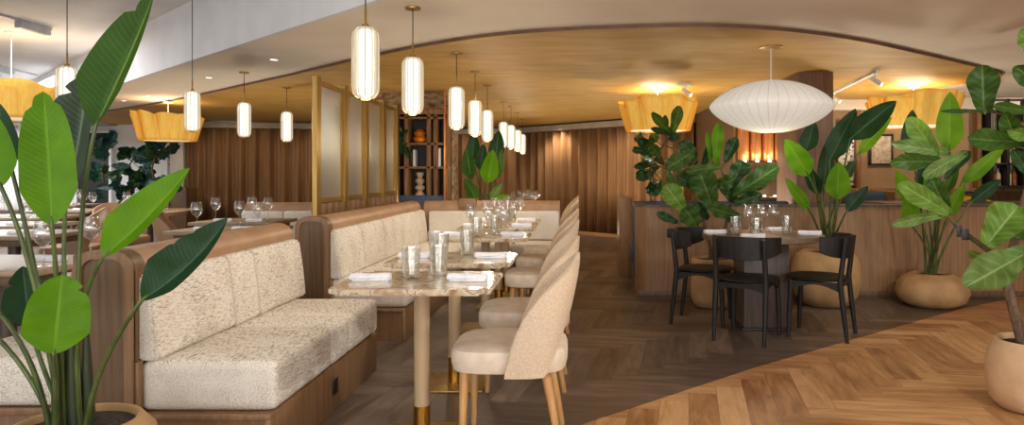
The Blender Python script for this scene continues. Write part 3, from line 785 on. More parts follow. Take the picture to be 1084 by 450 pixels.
# =================================================================== tables in the left room
def left_table():
    t = thing('wooden_table', '', 'table')
    bm = nb(); box(bm, -.42, .42, -.35, .35, .715, .75, .006); obj('tabletop', bm, 'left_top', t)
    bm = nb(); lathe(bm, [(.04, .02), (.04, .715)], n=16); obj('column', bm, 'smoked', t)
    bm = nb(); lathe(bm, [(.24, 0), (.24, .012), (.05, .025), (0, .025)], n=24); obj('base', bm, 'black', t)
    bm = nb(); box(bm, -.36, .36, -.29, .29, .66, .716, .004); obj('apron', bm, 'walnut', t)
    return t
lt = left_table()
LT = [(-3.22, 3.95, 'wooden table nearest the camera, behind the stems of the big plant'), (-4.75, 5.9, 'wooden table in the left room behind the nearest one'),
      (-6.45, 8.2, 'wooden table in the left room behind the bright upright leaf'), (-3.15, 6.35, 'wooden table just behind the tan roll of the nearest banquette'),
      (-3.55, 7.45, 'wooden table in front of the tan topped left banquette'), (-5.95, 9.72, 'wooden table before the left end of the brown curtain'),
      (-6.9, 9.6, 'wooden table in the left room behind the grey green leaf'), (-8.3, 11.3, 'wooden table farthest back near the dark doorway'), (-5.62, 6.95, 'wooden table at the left edge of the picture')]
for i, (x, y, l) in enumerate(LT): place(lt, i == 0, (x, y, 0), 0, l, 'wooden tables in the left room')
bm = nb(); box(bm, -8.0, -7.4, 13.2, 13.6, .08, .98, .008)
t = single('dark_sideboard', bm, 'walnut', 'dark sideboard against the pale wall end in the left room', 'sideboard', (-7.7, 13.4, 0))
for x in (-7.95, -7.45):
    for y in (13.25, 13.55):
        bm = nb(); tube(bm, [(x, y, .085), (x, y, 0)], .02); obj('leg', bm, 'black', t)
bm = nb(); box(bm, -7.71, -7.705, 13.185, 13.2, .15, .95); obj('door_gap', bm, 'black', t)
# dark low cabinet behind the left tables
bm = nb(); box(bm, -10.2, -8.7, 12.0, 12.4, 0, .62, .01)
single('planter_box', bm, 'smoked', 'long dark planter box under the far left figs', 'planter', (-9.4, 12.2, 0))

# =================================================================== round table and black chairs
t = thing('round_table', 'round smoked oak table on a square pedestal under the white saucer lamp', 'table', (1.53, 5.80, 0))
bm = nb(); lathe(bm, [(0, .705), (.485, .705), (.495, .712), (.495, .744), (.488, .75), (0, .75)], (1.53, 5.80, 0), 64); obj('tabletop', bm, 'table_top', t)
bm = nb(); box(bm, 1.32, 1.68, 5.56, 5.94, .02, .705, .006); obj('pedestal', bm, 'smoked', t)
bm = nb(); box(bm, 1.30, 1.70, 5.54, 5.96, 0, .02, .004); obj('foot_plate', bm, 'black', t)
def black_chair():
    """origin at seat centre on the floor, facing +Y"""
    t = thing('dining_chair', '', 'chair')
    bm = nb()
    def sr(a, r, z):
        p = 2.6; return r / ((abs(math.cos(a)) ** p + abs(math.sin(a)) ** p) ** (1 / p))
    lathe(bm, [(0, .435), (.19, .437), (.222, .446), (.226, .455), (.21, .462), (.10, .457), (0, .455)], (0, .01, 0), 36, fn=sr); obj('seat', bm, 'black_wood', t)
    for s in (-1, 1):
        bm = nb(); tube(bm, [(s * .172, .165, .44), (s * .178, .175, .25), (s * .182, .185, 0)], [.021, .020, .014], 10); obj('leg', bm, 'black_wood', t)
        bm = nb(); tube(bm, [(s * .190, -.245, 0), (s * .19, -.215, .25), (s * .188, -.195, .45), (s * .186, -.215, .62), (s * .184, -.235, .77)], [.014, .020, .021, .019, .016], 10); obj('leg', bm, 'black_wood', t)
        bm = nb()    # arched side apron
        pts = [(-.2, .435), (-.2, .36)] + [(-.2 + .37 * k / 8, .36 + .055 * math.sin(PI * k / 8)) for k in range(1, 8)] + [(.17, .36), (.17, .435)]
        prism(bm, pts, 'x', s * .18 - .009, s * .18 + .009); obj('apron', bm, 'black_wood', t)
    bm = nb(); prism(bm, [(-.17, .435), (-.17, .375), (-.08, .40), (.08, .40), (.17, .375), (.17, .435)], 'y', .155, .173); obj('apron', bm, 'black_wood', t)
    bm = nb(); prism(bm, [(-.18, .435), (-.18, .375), (-.08, .40), (.08, .40), (.18, .375), (.18, .435)], 'y', -.205, -.188); obj('apron', bm, 'black_wood', t)
    # curved, tapering back rail wrapping round the sitter
    bm = nb()
    R = .275; TH = math.radians(76); n = 26; rows = []
    for i in range(n + 1):
        a = -TH + 2 * TH * i / n
        k = abs(a) / TH
        zt = .785 - .006 * k; zb = .612 + .05 * k ** 3
        row = []
        for rr, z in ((R, zb + .006), (R + .006, zb), (R + .022, zb + .004), (R + .024, zt - .006), (R + .016, zt), (R + .002, zt - .004)):
            row.append(bm.verts.new((rr * math.sin(a) * .92, -.235 + R * .86 - rr * math.cos(a) * .86, z)))
        rows.append(row)
    for A, B in zip(rows, rows[1:]):
        for k in range(6): bm.faces.new((A[k], A[(k + 1) % 6], B[(k + 1) % 6], B[k]))
    bm.faces.new(rows[0]); bm.faces.new(rows[-1][::-1])
    obj('back_rail', bm, 'black_wood', t)
    return t
bc = black_chair()
for i, (x, y, dx, dy, l) in enumerate(((1.30, 5.33, .52, .86, 'black wooden chair with its back to the camera, in front of the round table'),
                                       (1.065, 5.885, .93, -.37, 'black wooden chair on the left side of the round table'),
                                       (1.86, 5.42, -.86, .50, 'black wooden chair on the right side of the round table'))):
    place(bc, i == 0, (x, y, 0), math.atan2(dy, dx) - PI / 2, l, 'black chairs at the round table')

# =================================================================== tableware
def wine_glass():
    bm = nb()
    lathe(bm, [(0, .004), (.034, .002), (.036, .004), (.012, .008), (.004, .016), (.0035, .100), (.010, .110), (.034, .132), (.048, .160), (.0495, .182), (.044, .215), (.038, .245)], n=20, cap=False)
    t = thing('wine_glass', '', 'wine glass')
    obj('goblet', bm, 'glass', t, angle=80)
    return t
def tumbler():
    t = thing('tumbler', '', 'tumbler')
    bm = nb()
    fl = lambda a, r, z: r * (1 + .022 * math.cos(18 * a))
    lathe(bm, [(0, .004), (.032, .001), (.035, .006), (.041, .07), (.045, .148), (.0425, .148), (.0385, .07), (.033, .016), (0, .014)], n=72, cap=False, fn=fl)
    obj('cup', bm, 'ribbed', t, angle=80)
    return t
def napkin():
    t = thing('napkin', '', 'napkin')
    bm = nb()
    def fn(u, v):
        a = 2 * PI * u; r = 1 + .12 * math.sin(2 * a + 5 * v)
        return (-.092 + .184 * v, .030 * math.cos(a) * r, .0165 + .0165 * math.sin(a) * (1 + .08 * math.sin(9 * v)))
    sheet(bm, 18, 8, fn)
    bmesh.ops.remove_doubles(bm, verts=bm.verts, dist=1e-5)
    bmesh.ops.holes_fill(bm, edges=[e for e in bm.edges if e.is_boundary], sides=0)
    o = obj('roll', bm, 'linen', t)
    bm = nb(); box(bm, -.08, .088, -.034, .0, .0, .008, .003); obj('fold', bm, 'linen', t)
    return t
WG, TB, NK = wine_glass(), tumbler(), napkin()
used = {}
def put(proto, loc, rot, label, group):
    f = proto.name not in used; used[proto.name] = 1
    return place(proto, f, loc, rot, label, group)
for i, (x, y) in enumerate(zip(TX, TY)):
    nm = 'the %s marble table' % ('nearest' if i == 0 else TN[i])
    put(NK, (x - .235, y - .02, .75), .05, 'rolled white napkin at the banquette end of ' + nm, 'napkins on the marble tables')
    put(NK, (x + .22, y - .03, .75), -.06, 'rolled white napkin at the chair end of ' + nm, 'napkins on the marble tables')
    put(TB, (x - .06, y - .10 + .14 * (i == 0), .75), 0, 'ribbed glass tumbler left of centre on ' + nm, 'ribbed tumblers on the marble tables')
    put(TB, (x + .055, y + .12, .75), .4, 'ribbed glass tumbler right of centre on ' + nm, 'ribbed tumblers on the marble tables')
    if i >= 2:
        put(WG, (x - .13, y + .10, .75), 0, 'clear wine glass near the banquette on ' + nm, 'wine glasses on the marble tables')
        put(WG, (x + .0, y + .18, .75), 0, 'clear wine glass at the back of ' + nm, 'wine glasses on the marble tables')
        put(WG, (x + .14, y + .05, .75), 0, 'clear wine glass towards the chair on ' + nm, 'wine glasses on the marble tables')
# second ribbed tumbler pair on the second table (seen over the first)
put(TB, (-.86, 4.22, .75), .2, 'ribbed glass tumbler beside the left napkin on the second marble table', 'ribbed tumblers on the marble tables')
rt = 'on the round table'
for j, (px, py, pd) in enumerate(((793, 0, 5.66), (807, 0, 5.72), (819, 0, 5.78))):
    put(WG, ((px - CX) / F * pd, pd, .75), 0, 'clear wine glass %s, %s of three' % (rt, ('leftmost', 'middle', 'rightmost')[j]), 'wine glasses on the round table')
for j, (px, pd) in enumerate(((779, 5.68), (833, 5.74), (801, 5.47))):
    put(TB, ((px - CX) / F * pd, pd, .75), .3 * j, 'ribbed tumbler %s, %s' % (rt, ('left of the wine glasses', 'right of the wine glasses', 'in front of the wine glasses')[j]), 'tumblers on the round table')
for j, (px, pd, r) in enumerate(((757, 5.80, .15), (857, 5.70, -.2), (797, 5.42, .05), (822, 6.08, .3))):
    put(NK, ((px - CX) / F * pd, pd, .75), r, 'folded white napkin %s, %s' % (rt, ('at the left edge', 'at the right edge', 'behind the front chair', 'at the back')[j]), 'napkins on the round table')
names = ['nearest', 'second', 'middle', 'tan roll side', 'curtain side', 'curtain end', 'far left', 'doorway', 'left edge']
where = ['nearest wooden table at left', 'second wooden table at left', 'wooden table behind the bright upright leaf', 'wooden table behind the tan roll', 'wooden table before the left banquette', 'wooden table before the brown curtain', 'wooden table behind the grey green leaf', 'wooden table near the dark doorway', 'wooden table at the left edge']
for i, (x, y, l) in enumerate(LT):
    sp = [(-.26, -.10, 'left'), (.02, .12, 'middle'), (.27, -.05, 'right')]
    if i == 0: sp = [(.36, -.21, 'left'), (.34, .18, 'right')]
    for dx, dy, s in sp:
        put(WG, (x + dx, y + dy, .75), 0, 'clear wine glass on %s, %s' % (where[i], s + ('most' if s != 'middle' else ' one')), 'wine glasses in the left room')
    put(NK, (x - .12, y - .22, .75), .1, 'rolled white napkin on %s, at its left' % where[i], 'napkins in the left room')
    put(NK, (x + .20, y - .2 if i else y + .05, .75), -.15, 'rolled white napkin on %s, at its right' % where[i], 'napkins in the left room')
# =================================================================== plants
def blade(base, tip, hw, kind='banana', face=None, aL=12, aR=12, sag=.0, bow=0.0, wav=0.0, tears=(), seed=0, curl=0.0, blunt=0):
    """one leaf: base/tip world points, hw half width (m); the two halves are folded up by aL / aR degrees
    about the midrib; sag bends the midrib towards the leaf's back, bow bends it sideways"""
    rnd = random.Random(seed)
    ax = (tip - base); L = ax.length
    ctr = (base + tip) / 2
    N = (face if face is not None else (CAM - ctr)).normalized()
    T = ax.normalized(); N = (N - T * N.dot(T)).normalized(); S = T.cross(N)      # S points right as seen by the viewer
    c = ctr + N * (sag * L) + S * (bow * L)
    nv, nu = 26, 10
    ph = rnd.uniform(0, 6)
    def width(t):
        if kind == 'banana': return (min(1, t / .26) ** .62) * (max(0, 1 - ((t - .26) / .74) ** (2.1 + .9 * blunt)) ** (.8 - .2 * blunt) if t > .26 else 1)
        if kind == 'fig': return (max(0, math.sin(PI * min(1, t * .93 + .035) ** 1.14)) ** .62) * (.86 + .14 * math.cos(2 * PI * (t * 1.1 + .1)))
        return math.sin(PI * t) ** .8
    def fn(u, v):
        p = base * (1 - v) ** 2 + c * 2 * v * (1 - v) + tip * v * v
        tg = ((c - base) * (1 - v) + (tip - c) * v).normalized()
        n = (N - tg * N.dot(tg)).normalized(); s = tg.cross(n)
        x = 2 * u - 1; side = 1 if x > 0 else -1
        w = hw * max(.02, width(v)) * abs(x)
        for tv, ts, dep in tears:
            if ts == side: w *= 1 - dep * max(0, 1 - abs(v - tv) / .035) * abs(x) ** 2
        a = math.radians(aR if side > 0 else aL) * (1 - curl * abs(x))
        rip = wav * hw * abs(x) * math.sin(v * 17 + ph + side)
        return p + s * (side * w * math.cos(a)) + n * (w * math.sin(a) + rip)
    bm = nb(); sheet(bm, nu, nv, fn, uv=True)
    return bm
def add_leaf(plant, base, tip, hw, mat, stem=None, srad=(.009, .006), **k):
    o = obj('leaf', blade(base, tip, hw, **k), mat, plant, angle=180)
    if stem is not None:
        n = len(stem); bm = nb(); tube(bm, stem, [(srad[0] + (srad[1] - srad[0]) * i / (n - 1)) * (.25 if i == n - 1 else 1) for i in range(n)], 8)
        obj('leaf_stem', bm, 'stem', o)
    return o
def pot(plant, x, y, prof, mat, soil_z, soil_r):
    bm = nb(); lathe(bm, prof, (x, y, 0), 44, cap=False); obj('pot', bm, mat, plant, angle=60)
    bm = nb(); lathe(bm, [(0, soil_z + .012), (soil_r * .6, soil_z + .01), (soil_r, soil_z), (soil_r, soil_z - .02), (0, soil_z - .02)], (x, y, 0), 28); obj('soil', bm, 'soil', plant)
def px_leaf(plant, bx, by, tx, ty, hwpx, db, dt, mat, root=None, via=None, srad=(.009, .006), **k):
    b, t = P(bx, by, db), P(tx, ty, dt)
    st = None
    if root is not None:
        v = P(*via) if via else (root * .5 + b * .5 + Vector((0, 0, .03)))
        c = v * 2 - (root + b) / 2
        st = qbez(root, c, b, 10)
        e = t - b; st.append(b + e * .02); st.append(b + e * .07)
    return add_leaf(plant, b, t, hwpx / F * (db + dt) / 2, mat, st, srad, **k)

# ---- big bird of paradise at the left foreground
px0, py0 = -1.72, 2.40
pl = thing('bird_of_paradise_plant', 'big bird of paradise plant in the left foreground with tall paddle leaves', 'potted plant', (px0, py0, 0))
pot(pl, px0, py0, [(.12, 0), (.19, .02), (.25, .12), (.265, .24), (.235, .35), (.195, .398), (.185, .402), (.175, .395), (.175, .36)], 'pot', .375, .176)
def R(dx, dy): return Vector((px0 + dx, py0 + dy, .37))
px_leaf(pl, 101, 134, 163, -6, 35, 2.42, 2.50, 'leaf_mid', R(.0, .02), (84, 270, 2.42), aL=8, aR=82, bow=.03, tears=((.86, -1, .6),), sag=-.03, seed=1)
px_leaf(pl, 55, 239, 46, 97, 26, 2.30, 2.34, 'leaf_bright', R(-.03, -.02), (62, 330, 2.36), aL=8, aR=26, tears=((.9, -1, .5), (.94, 1, .6)), bow=.01, seed=2, wav=.05, blunt=1)
px_leaf(pl, 70, 214, 93, 80, 33, 2.55, 2.62, 'leaf_grey', R(-.01, .05), (70, 320, 2.48), aL=10, aR=76, bow=.03, tears=((.84, -1, .5),), seed=3, blunt=1)
px_leaf(pl, 1, 198, -14, 112, 18, 2.36, 2.40, 'leaf_bright', R(-.05, .0), (36, 300, 2.38), aL=10, aR=20, seed=4)
px_leaf(pl, 12, 178, -2, 108, 12, 2.5, 2.5, 'leaf_dark', R(-.06, .03), (38, 290, 2.5), aL=10, aR=20, seed=5)
px_leaf(pl, 109, 272, 201, 178, 28, 2.28, 2.40, 'leaf_bright', R(.03, -.02), (84, 350, 2.32), aL=4, aR=74, bow=.06, seed=6, wav=.04)
px_leaf(pl, 150, 318, 241, 231, 31, 2.24, 2.36, 'leaf_dark', R(.05, -.03), (108, 390, 2.3), aL=6, aR=74, bow=.12, wav=.06, tears=((.55, -1, .12), (.72, -1, .15)), seed=7)
px_leaf(pl, 57, 375, 66, 291, 30, 2.16, 2.18, 'leaf_bright', R(-.02, -.07), (59, 408, 2.24), aL=12, aR=14, tears=((.80, 1, .4),), seed=8, wav=.05, blunt=1)
px_leaf(pl, 32, 346, 24, 282, 22, 2.52, 2.58, 'leaf_dark', R(-.06, .04), (50, 400, 2.46), aL=10, aR=20, tears=((.7, -1, .5), (.8, 1, .4)), seed=9)
px_leaf(pl, -16, 318, -70, 240, 26, 2.30, 2.20, 'leaf_mid', R(-.07, -.03), (28, 375, 2.33), aL=10, aR=20, seed=10)
px_leaf(pl, -22, 340, -90, 300, 24, 2.42, 2.4, 'leaf_mid', R(-.08, .0), (26, 392, 2.38), aL=10, aR=20, seed=11)
for a, b in (((.0, -.05), (58, 376, 2.2)), ((-.03, .03), (52, 330, 2.4))):
    pass
bm = nb()
for dx, dy, ex, ey, r in ((-.05, .02, -.06, .01, .022), (-.01, .0, -.02, .0, .026), (.02, .03, .01, .03, .022), (-.03, -.05, -.04, -.05, .018)):
    tube(bm, [(px0 + dx, py0 + dy, .36), (px0 + (dx + ex) / 2, py0 + (dy + ey) / 2, .55), (px0 + ex, py0 + ey, .72)], [r, r * .8, r * .35], 10)
obj('stalk', bm, 'leaf_stalk', pl)

# ---- fiddle leaf helper data: (bx, by, tx, ty, hw, db, dt, mat)
def fig_leaves(plant, data, seed, anchor=None):
    for i, (bx, by, tx, ty, hw, db, dt, m) in enumerate(data):
        rnd = random.Random(seed * 100 + i)
        b, t = P(bx, by, db), P(tx, ty, dt)
        st = None
        if anchor:
            q = min((Vector(a) for a in anchor), key=lambda a: (a - b).length)
            st = qbez(q, (q + b) / 2 + Vector((0, 0, -.02)), b, 5); st.append(b + (t - b) * .2)
        add_leaf(plant, b, t, hw / F * (db + dt) / 2, m, st, (.006, .004), kind='fig', aL=rnd.uniform(0, 42), aR=rnd.uniform(0, 42), sag=rnd.uniform(-.04, .14), wav=.17, seed=seed * 100 + i, bow=rnd.uniform(-.05, .05))
def trunk(plant, pts, rads):
    bm = nb(); tube(bm, pts, rads, 10); obj('trunk', bm, 'bark', plant); return pts
def dense(pts, n=6):
    out = []
    for a, b in zip(pts, pts[1:]):
        a, b = Vector(a), Vector(b); out += [a + (b - a) * k / n for k in range(n)]
    return out + [Vector(pts[-1])]

# ---- right foreground fiddle leaf fig
qx, qy = 2.42, 3.72
pl = thing('fiddle_leaf_fig', 'large fiddle leaf fig in a pale clay pot at the right edge of the foreground', 'potted plant', (qx, qy, 0))
pot(pl, qx, qy, [(.13, 0), (.17, .008), (.205, .05), (.225, .14), (.222, .24), (.205, .31), (.18, .36), (.172, .366), (.160, .36), (.158, .33)], 'pot_pale', .335, .158)
tr = [(qx - .05, qy, .33), P(1066, 300, 3.68), P(1072, 262, 3.66), P(1088, 200, 3.65), P(1096, 130, 3.65), P(1098, 60, 3.65)]
trunk(pl, tr, [.03, .026, .022, .02, .017, .012])
trunk(pl, [(qx + .05, qy + .03, .33), P(1092, 300, 3.75), P(1110, 220, 3.78), P(1120, 120, 3.8)], [.028, .025, .02, .014])
br = [P(1066, 285, 3.68), P(1046, 265, 3.62), P(1020, 246, 3.56), P(1004, 230, 3.52), P(994, 205, 3.52), P(1000, 175, 3.53)]
trunk(pl, br, [.016, .014, .012, .010, .008, .006])
anch = dense(tr) + dense(br) + dense([P(1096, 130, 3.65), P(1060, 118, 3.6), P(1044, 116, 3.58)])
trunk(pl, [P(1096, 140, 3.65), P(1066, 122, 3.6), P(1042, 116, 3.58)], [.01, .008, .006])
D = [(1042, 120, 1040, 69, 19, 3.58, 3.55, 'fig_mid'), (1044, 260, 1078, 218, 25, 3.45, 3.42, 'fig_bright'), (1086, 268, 1022, 304, 26, 3.5, 3.36, 'fig_pale'),
     (1000, 228, 945, 238, 8, 3.5, 3.36, 'fig_pale'), (1006, 226, 952, 194, 13, 3.5, 3.4, 'fig_bright'), (1004, 226, 986, 188, 12, 3.54, 3.5, 'fig_mid'),
     (1002, 172, 942, 172, 11, 3.52, 3.36, 'fig_mid'), (1006, 162, 944, 152, 9, 3.55, 3.42, 'fig_pale'), (992, 164, 962, 124, 14, 3.5, 3.45, 'fig_bright'),
     (1024, 162, 978, 188, 9, 3.52, 3.40, 'fig_pale'), (1082, 150, 1024, 146, 14, 3.6, 3.42, 'fig_mid'), (1046, 117, 996, 118, 3, 3.58, 3.5, 'fig_dark'),
     (1080, 156, 1064, 118, 13, 3.6, 3.5, 'fig_mid'), (1098, 148, 1066, 138, 10, 3.55, 3.42, 'fig_bright'), (1098, 120, 1052, 112, 7, 3.6, 3.5, 'fig_mid'),
     (1094, 190, 1072, 158, 9, 3.62, 3.55, 'fig_dark'), (1048, 276, 1024, 266, 6, 3.6, 3.55, 'fig_bright'), (1112, 248, 1064, 238, 14, 3.62, 3.55, 'fig_mid'),
     (1110, 286, 1074, 268, 13, 3.7, 3.62, 'fig_dark'), (1000, 190, 1026, 160, 8, 3.54, 3.6, 'fig_dark'), (1112, 96, 1074, 70, 14, 3.66, 3.6, 'fig_mid'),
     (1098, 62, 1084, 30, 12, 3.66, 3.6, 'fig_bright'), (1120, 200, 1150, 170, 22, 3.7, 3.6, 'fig_mid'), (1120, 120, 1160, 90, 22, 3.7, 3.6, 'fig_mid'), (1104, 230, 1140, 250, 20, 3.7, 3.6, 'fig_bright')]
fig_leaves(pl, D, 3, anch)
a = P(1012, 240, 3.53)
bm = nb(); box(bm, a.x - .012, a.x + .012, a.y - .03, a.y - .024, a.z - .05, a.z + .01, .003); box(bm, a.x + .014, a.x + .05, a.y - .03, a.y - .026, a.z - .065, a.z - .01, .003)
obj('plant_tag', bm, 'black', pl)

# ---- fiddle leaf fig by the bar front, behind the round table
qx, qy = 1.27, 6.58
pl = thing('fiddle_leaf_fig', 'fiddle leaf fig in a sand pot behind the left black chair', 'potted plant', (qx, qy, 0))
pot(pl, qx, qy, [(.14, 0), (.175, .01), (.205, .08), (.21, .26), (.205, .42), (.195, .455), (.18, .455), (.175, .43)], 'pot', .43, .176)
tr = [(qx - .02, qy, .43), P(752, 262, 6.55), P(742, 225, 6.5), P(730, 190, 6.45), P(728, 178, 6.45)]
trunk(pl, tr, [.022, .018, .016, .013, .009])
t2 = [(qx + .04, qy, .43), P(768, 240, 6.55), P(774, 210, 6.5), P(764, 180, 6.5), P(758, 165, 6.5)]
trunk(pl, t2, [.02, .017, .014, .011, .008])
D = [(724, 222, 704, 196, 13, 6.3, 6.25, 'fig_bright'), (738, 240, 724, 220, 14, 6.25, 6.2, 'fig_mid'), (718, 236, 695, 226, 6, 6.3, 6.25, 'fig_dark'),
     (754, 220, 738, 178, 17, 6.35, 6.3, 'fig_mid'), (782, 228, 752, 220, 9, 6.3, 6.2, 'fig_mid'), (776, 206, 824, 176, 13, 6.4, 6.3, 'fig_mid'), (776, 216, 806, 206, 8, 6.4, 6.3, 'fig_dark'),
     (766, 176, 726, 182, 6, 6.35, 6.25, 'fig_mid'), (758, 174, 761, 131, 8, 6.4, 6.4, 'leaf_bright'), (752, 174, 748, 140, 4, 6.4, 6.4, 'leaf_bright'), (768, 172, 780, 146, 9, 6.45, 6.4, 'fig_dark'),
     (734, 160, 706, 178, 11, 6.35, 6.25, 'fig_mid'), (772, 200, 786, 170, 11, 6.45, 6.4, 'fig_dark'), (778, 214, 766, 186, 12, 6.5, 6.4, 'fig_dark'), (756, 196, 778, 190, 9, 6.4, 6.3, 'fig_mid'),
     (742, 200, 716, 186, 9, 6.4, 6.3, 'fig_dark'), (786, 200, 812, 190, 9, 6.45, 6.35, 'fig_mid'), (744, 176, 756, 152, 8, 6.5, 6.45, 'fig_dark'), (738, 168, 720, 150, 9, 6.5, 6.4, 'fig_dark'),
     (764, 220, 782, 236, 9, 6.4, 6.3, 'fig_dark'), (770, 190, 796, 176, 8, 6.5, 6.45, 'fig_dark'), (750, 232, 736, 214, 7, 6.45, 6.4, 'fig_dark')]
fig_leaves(pl, D, 4, dense(tr) + dense(t2))
# ---- darker fig behind the bar front
qx, qy = .80, 8.0
pl = thing('fiddle_leaf_fig', 'dark fiddle leaf fig in front of the middle amber lamp, behind the blue booth', 'potted plant', (qx, qy, 0))
pot(pl, qx + .12, qy + .55, [(.15, 0), (.17, .02), (.19, .3), (.2, .7), (.2, .82), (.185, .82), (.18, .78)], 'pot_grey', .78, .182)
tr = [(qx + .12, qy + .55, .78), P(690, 208, 8.4), P(688, 180, 8.1), P(698, 160, 8.0), P(712, 140, 7.9)]
trunk(pl, tr, [.02, .017, .014, .011, .008])
D = [(712, 142, 690, 119, 7, 7.9, 7.8, 'fig_mid'), (711, 142, 719, 112, 8, 7.9, 7.85, 'fig_mid'), (710, 143, 689, 136, 4, 7.9, 7.8, 'fig_dark'), (706, 143, 704, 122, 4, 8, 8, 'fig_dark')]
rr = random.Random(21)
for i in range(34):
    bx, by = rr.uniform(682, 726), rr.uniform(148, 196)
    ang = math.atan2(by - 176, bx - 702) + rr.uniform(-.8, .8); Ln = rr.uniform(12, 21)
    D.append((bx, by, max(662, bx + Ln * math.cos(ang)), by + Ln * math.sin(ang) * .7 + 2, rr.uniform(5, 8), rr.uniform(7.75, 8.3), rr.uniform(7.6, 8.3), rr.choice(('fig_dark', 'fig_dark', 'fig_mid', 'fig_dark', 'fig_pale' if i % 3 == 0 else 'fig_mid'))))
fig_leaves(pl, D, 5, dense(tr))

# ---- bird of paradise in tall round pot behind the right chair
def bop(label, x, y, prof, soil_z, soil_r, data, seed, mat='pot'):
    pl = thing('bird_of_paradise_plant', label, 'potted plant', (x, y, 0))
    pot(pl, x, y, prof, mat, soil_z, soil_r)
    rnd = random.Random(seed)
    for i, (bx, by, tx, ty, hw, db, dt, m) in enumerate(data):
        root = Vector((x + rnd.uniform(-.06, .06), y + rnd.uniform(-.05, .05), soil_z - .01))
        b = P(bx, by, db)
        v = root * .45 + b * .55; v.x = root.x + (b.x - root.x) * .42
        c = v * 2 - (root + b) / 2
        st = qbez(root, c, b, 8); t = P(tx, ty, dt); st.append(b + (t - b) * .18)
        add_leaf(pl, b, t, hw / F * (db + dt) / 2, m, st, (.013, .007), aL=rnd.uniform(5, 25), aR=rnd.uniform(5, 30), sag=rnd.uniform(-.02, .06), bow=rnd.uniform(-.04, .04), seed=seed * 50 + i, wav=.05)
    return pl
bop('bird of paradise plant in a tall clay pot behind the right black chair', 2.36, 6.66,
    [(.16, 0), (.22, .01), (.29, .10), (.325, .24), (.315, .38), (.27, .48), (.22, .515), (.205, .512), (.20, .48)], .485, .20,
    [(856, 186, 831, 147, 13, 6.3, 6.25, 'leaf_bright'), (853, 160, 862, 128, 10, 6.5, 6.5, 'leaf_dark'), (878, 170, 906, 115, 13, 6.5, 6.5, 'leaf_dark'), (900, 147, 949, 107, 14, 6.4, 6.3, 'leaf_dark'),
     (908, 164, 944, 124, 7, 6.45, 6.4, 'leaf_bright'), (886, 211, 888, 171, 14, 6.3, 6.25, 'leaf_bright'), (856, 222, 831, 188, 7, 6.4, 6.35, 'leaf_bright'), (896, 224, 919, 197, 7, 6.4, 6.35, 'leaf_dark'),
     (868, 206, 850, 172, 8, 6.6, 6.6, 'leaf_dark'), (872, 196, 876, 148, 9, 6.75, 6.75, 'leaf_dark'), (892, 190, 904, 170, 6, 6.7, 6.7, 'leaf_dark')], 6)
bop('bird of paradise plant in a squat wide clay pot at the right', 3.35, 6.62,
    [(.14, 0), (.22, .005), (.29, .05), (.325, .13), (.31, .21), (.26, .27), (.19, .305), (.165, .31), (.155, .30), (.15, .28)], .285, .152,
    [(1005, 160, 1006, 97, 14, 6.3, 6.3, 'leaf_bright'), (966, 168, 966, 116, 11, 6.5, 6.5, 'leaf_dark'), (1018, 194, 1064, 154, 8, 6.4, 6.3, 'leaf_bright'), (1028, 214, 1060, 190, 8, 6.45, 6.4, 'leaf_dark'),
     (1002, 230, 1021, 195, 8, 6.3, 6.25, 'leaf_bright'), (965, 214, 949, 180, 9, 6.4, 6.35, 'leaf_bright'), (978, 202, 986, 162, 11, 6.6, 6.6, 'leaf_dark'), (966, 240, 960, 204, 10, 6.4, 6.35, 'leaf_bright'),
     (988, 215, 984, 172, 10, 6.5, 6.5, 'leaf_bright'), (1000, 205, 1014, 170, 7, 6.6, 6.6, 'leaf_mid')], 7)
bop('broad leaved plant behind the cross banquette, beside the timber shelves', -1.33, 9.75,
    [(.15, 0), (.18, .02), (.2, .3), (.2, .55), (.185, .55), (.18, .5)], .5, .18,
    [(499, 190, 494, 156, 8, 9.4, 9.3, 'leaf_mid'), (516, 194, 522, 158, 10, 9.4, 9.3, 'leaf_bright'), (524, 190, 531, 158, 7, 9.5, 9.5, 'leaf_mid'), (504, 212, 492, 189, 7, 9.4, 9.3, 'leaf_mid'),
     (508, 180, 512, 152, 7, 9.8, 9.8, 'leaf_dark'), (520, 212, 531, 194, 5, 9.3, 9.3, 'fig_pale'), (500, 170, 502, 140, 8, 9.9, 9.9, 'leaf_dark'), (524, 170, 528, 138, 9, 9.9, 9.9, 'leaf_dark'), (516, 214, 541, 206, 4, 9.3, 9.3, 'leaf_bright')], 8, 'pot_grey')

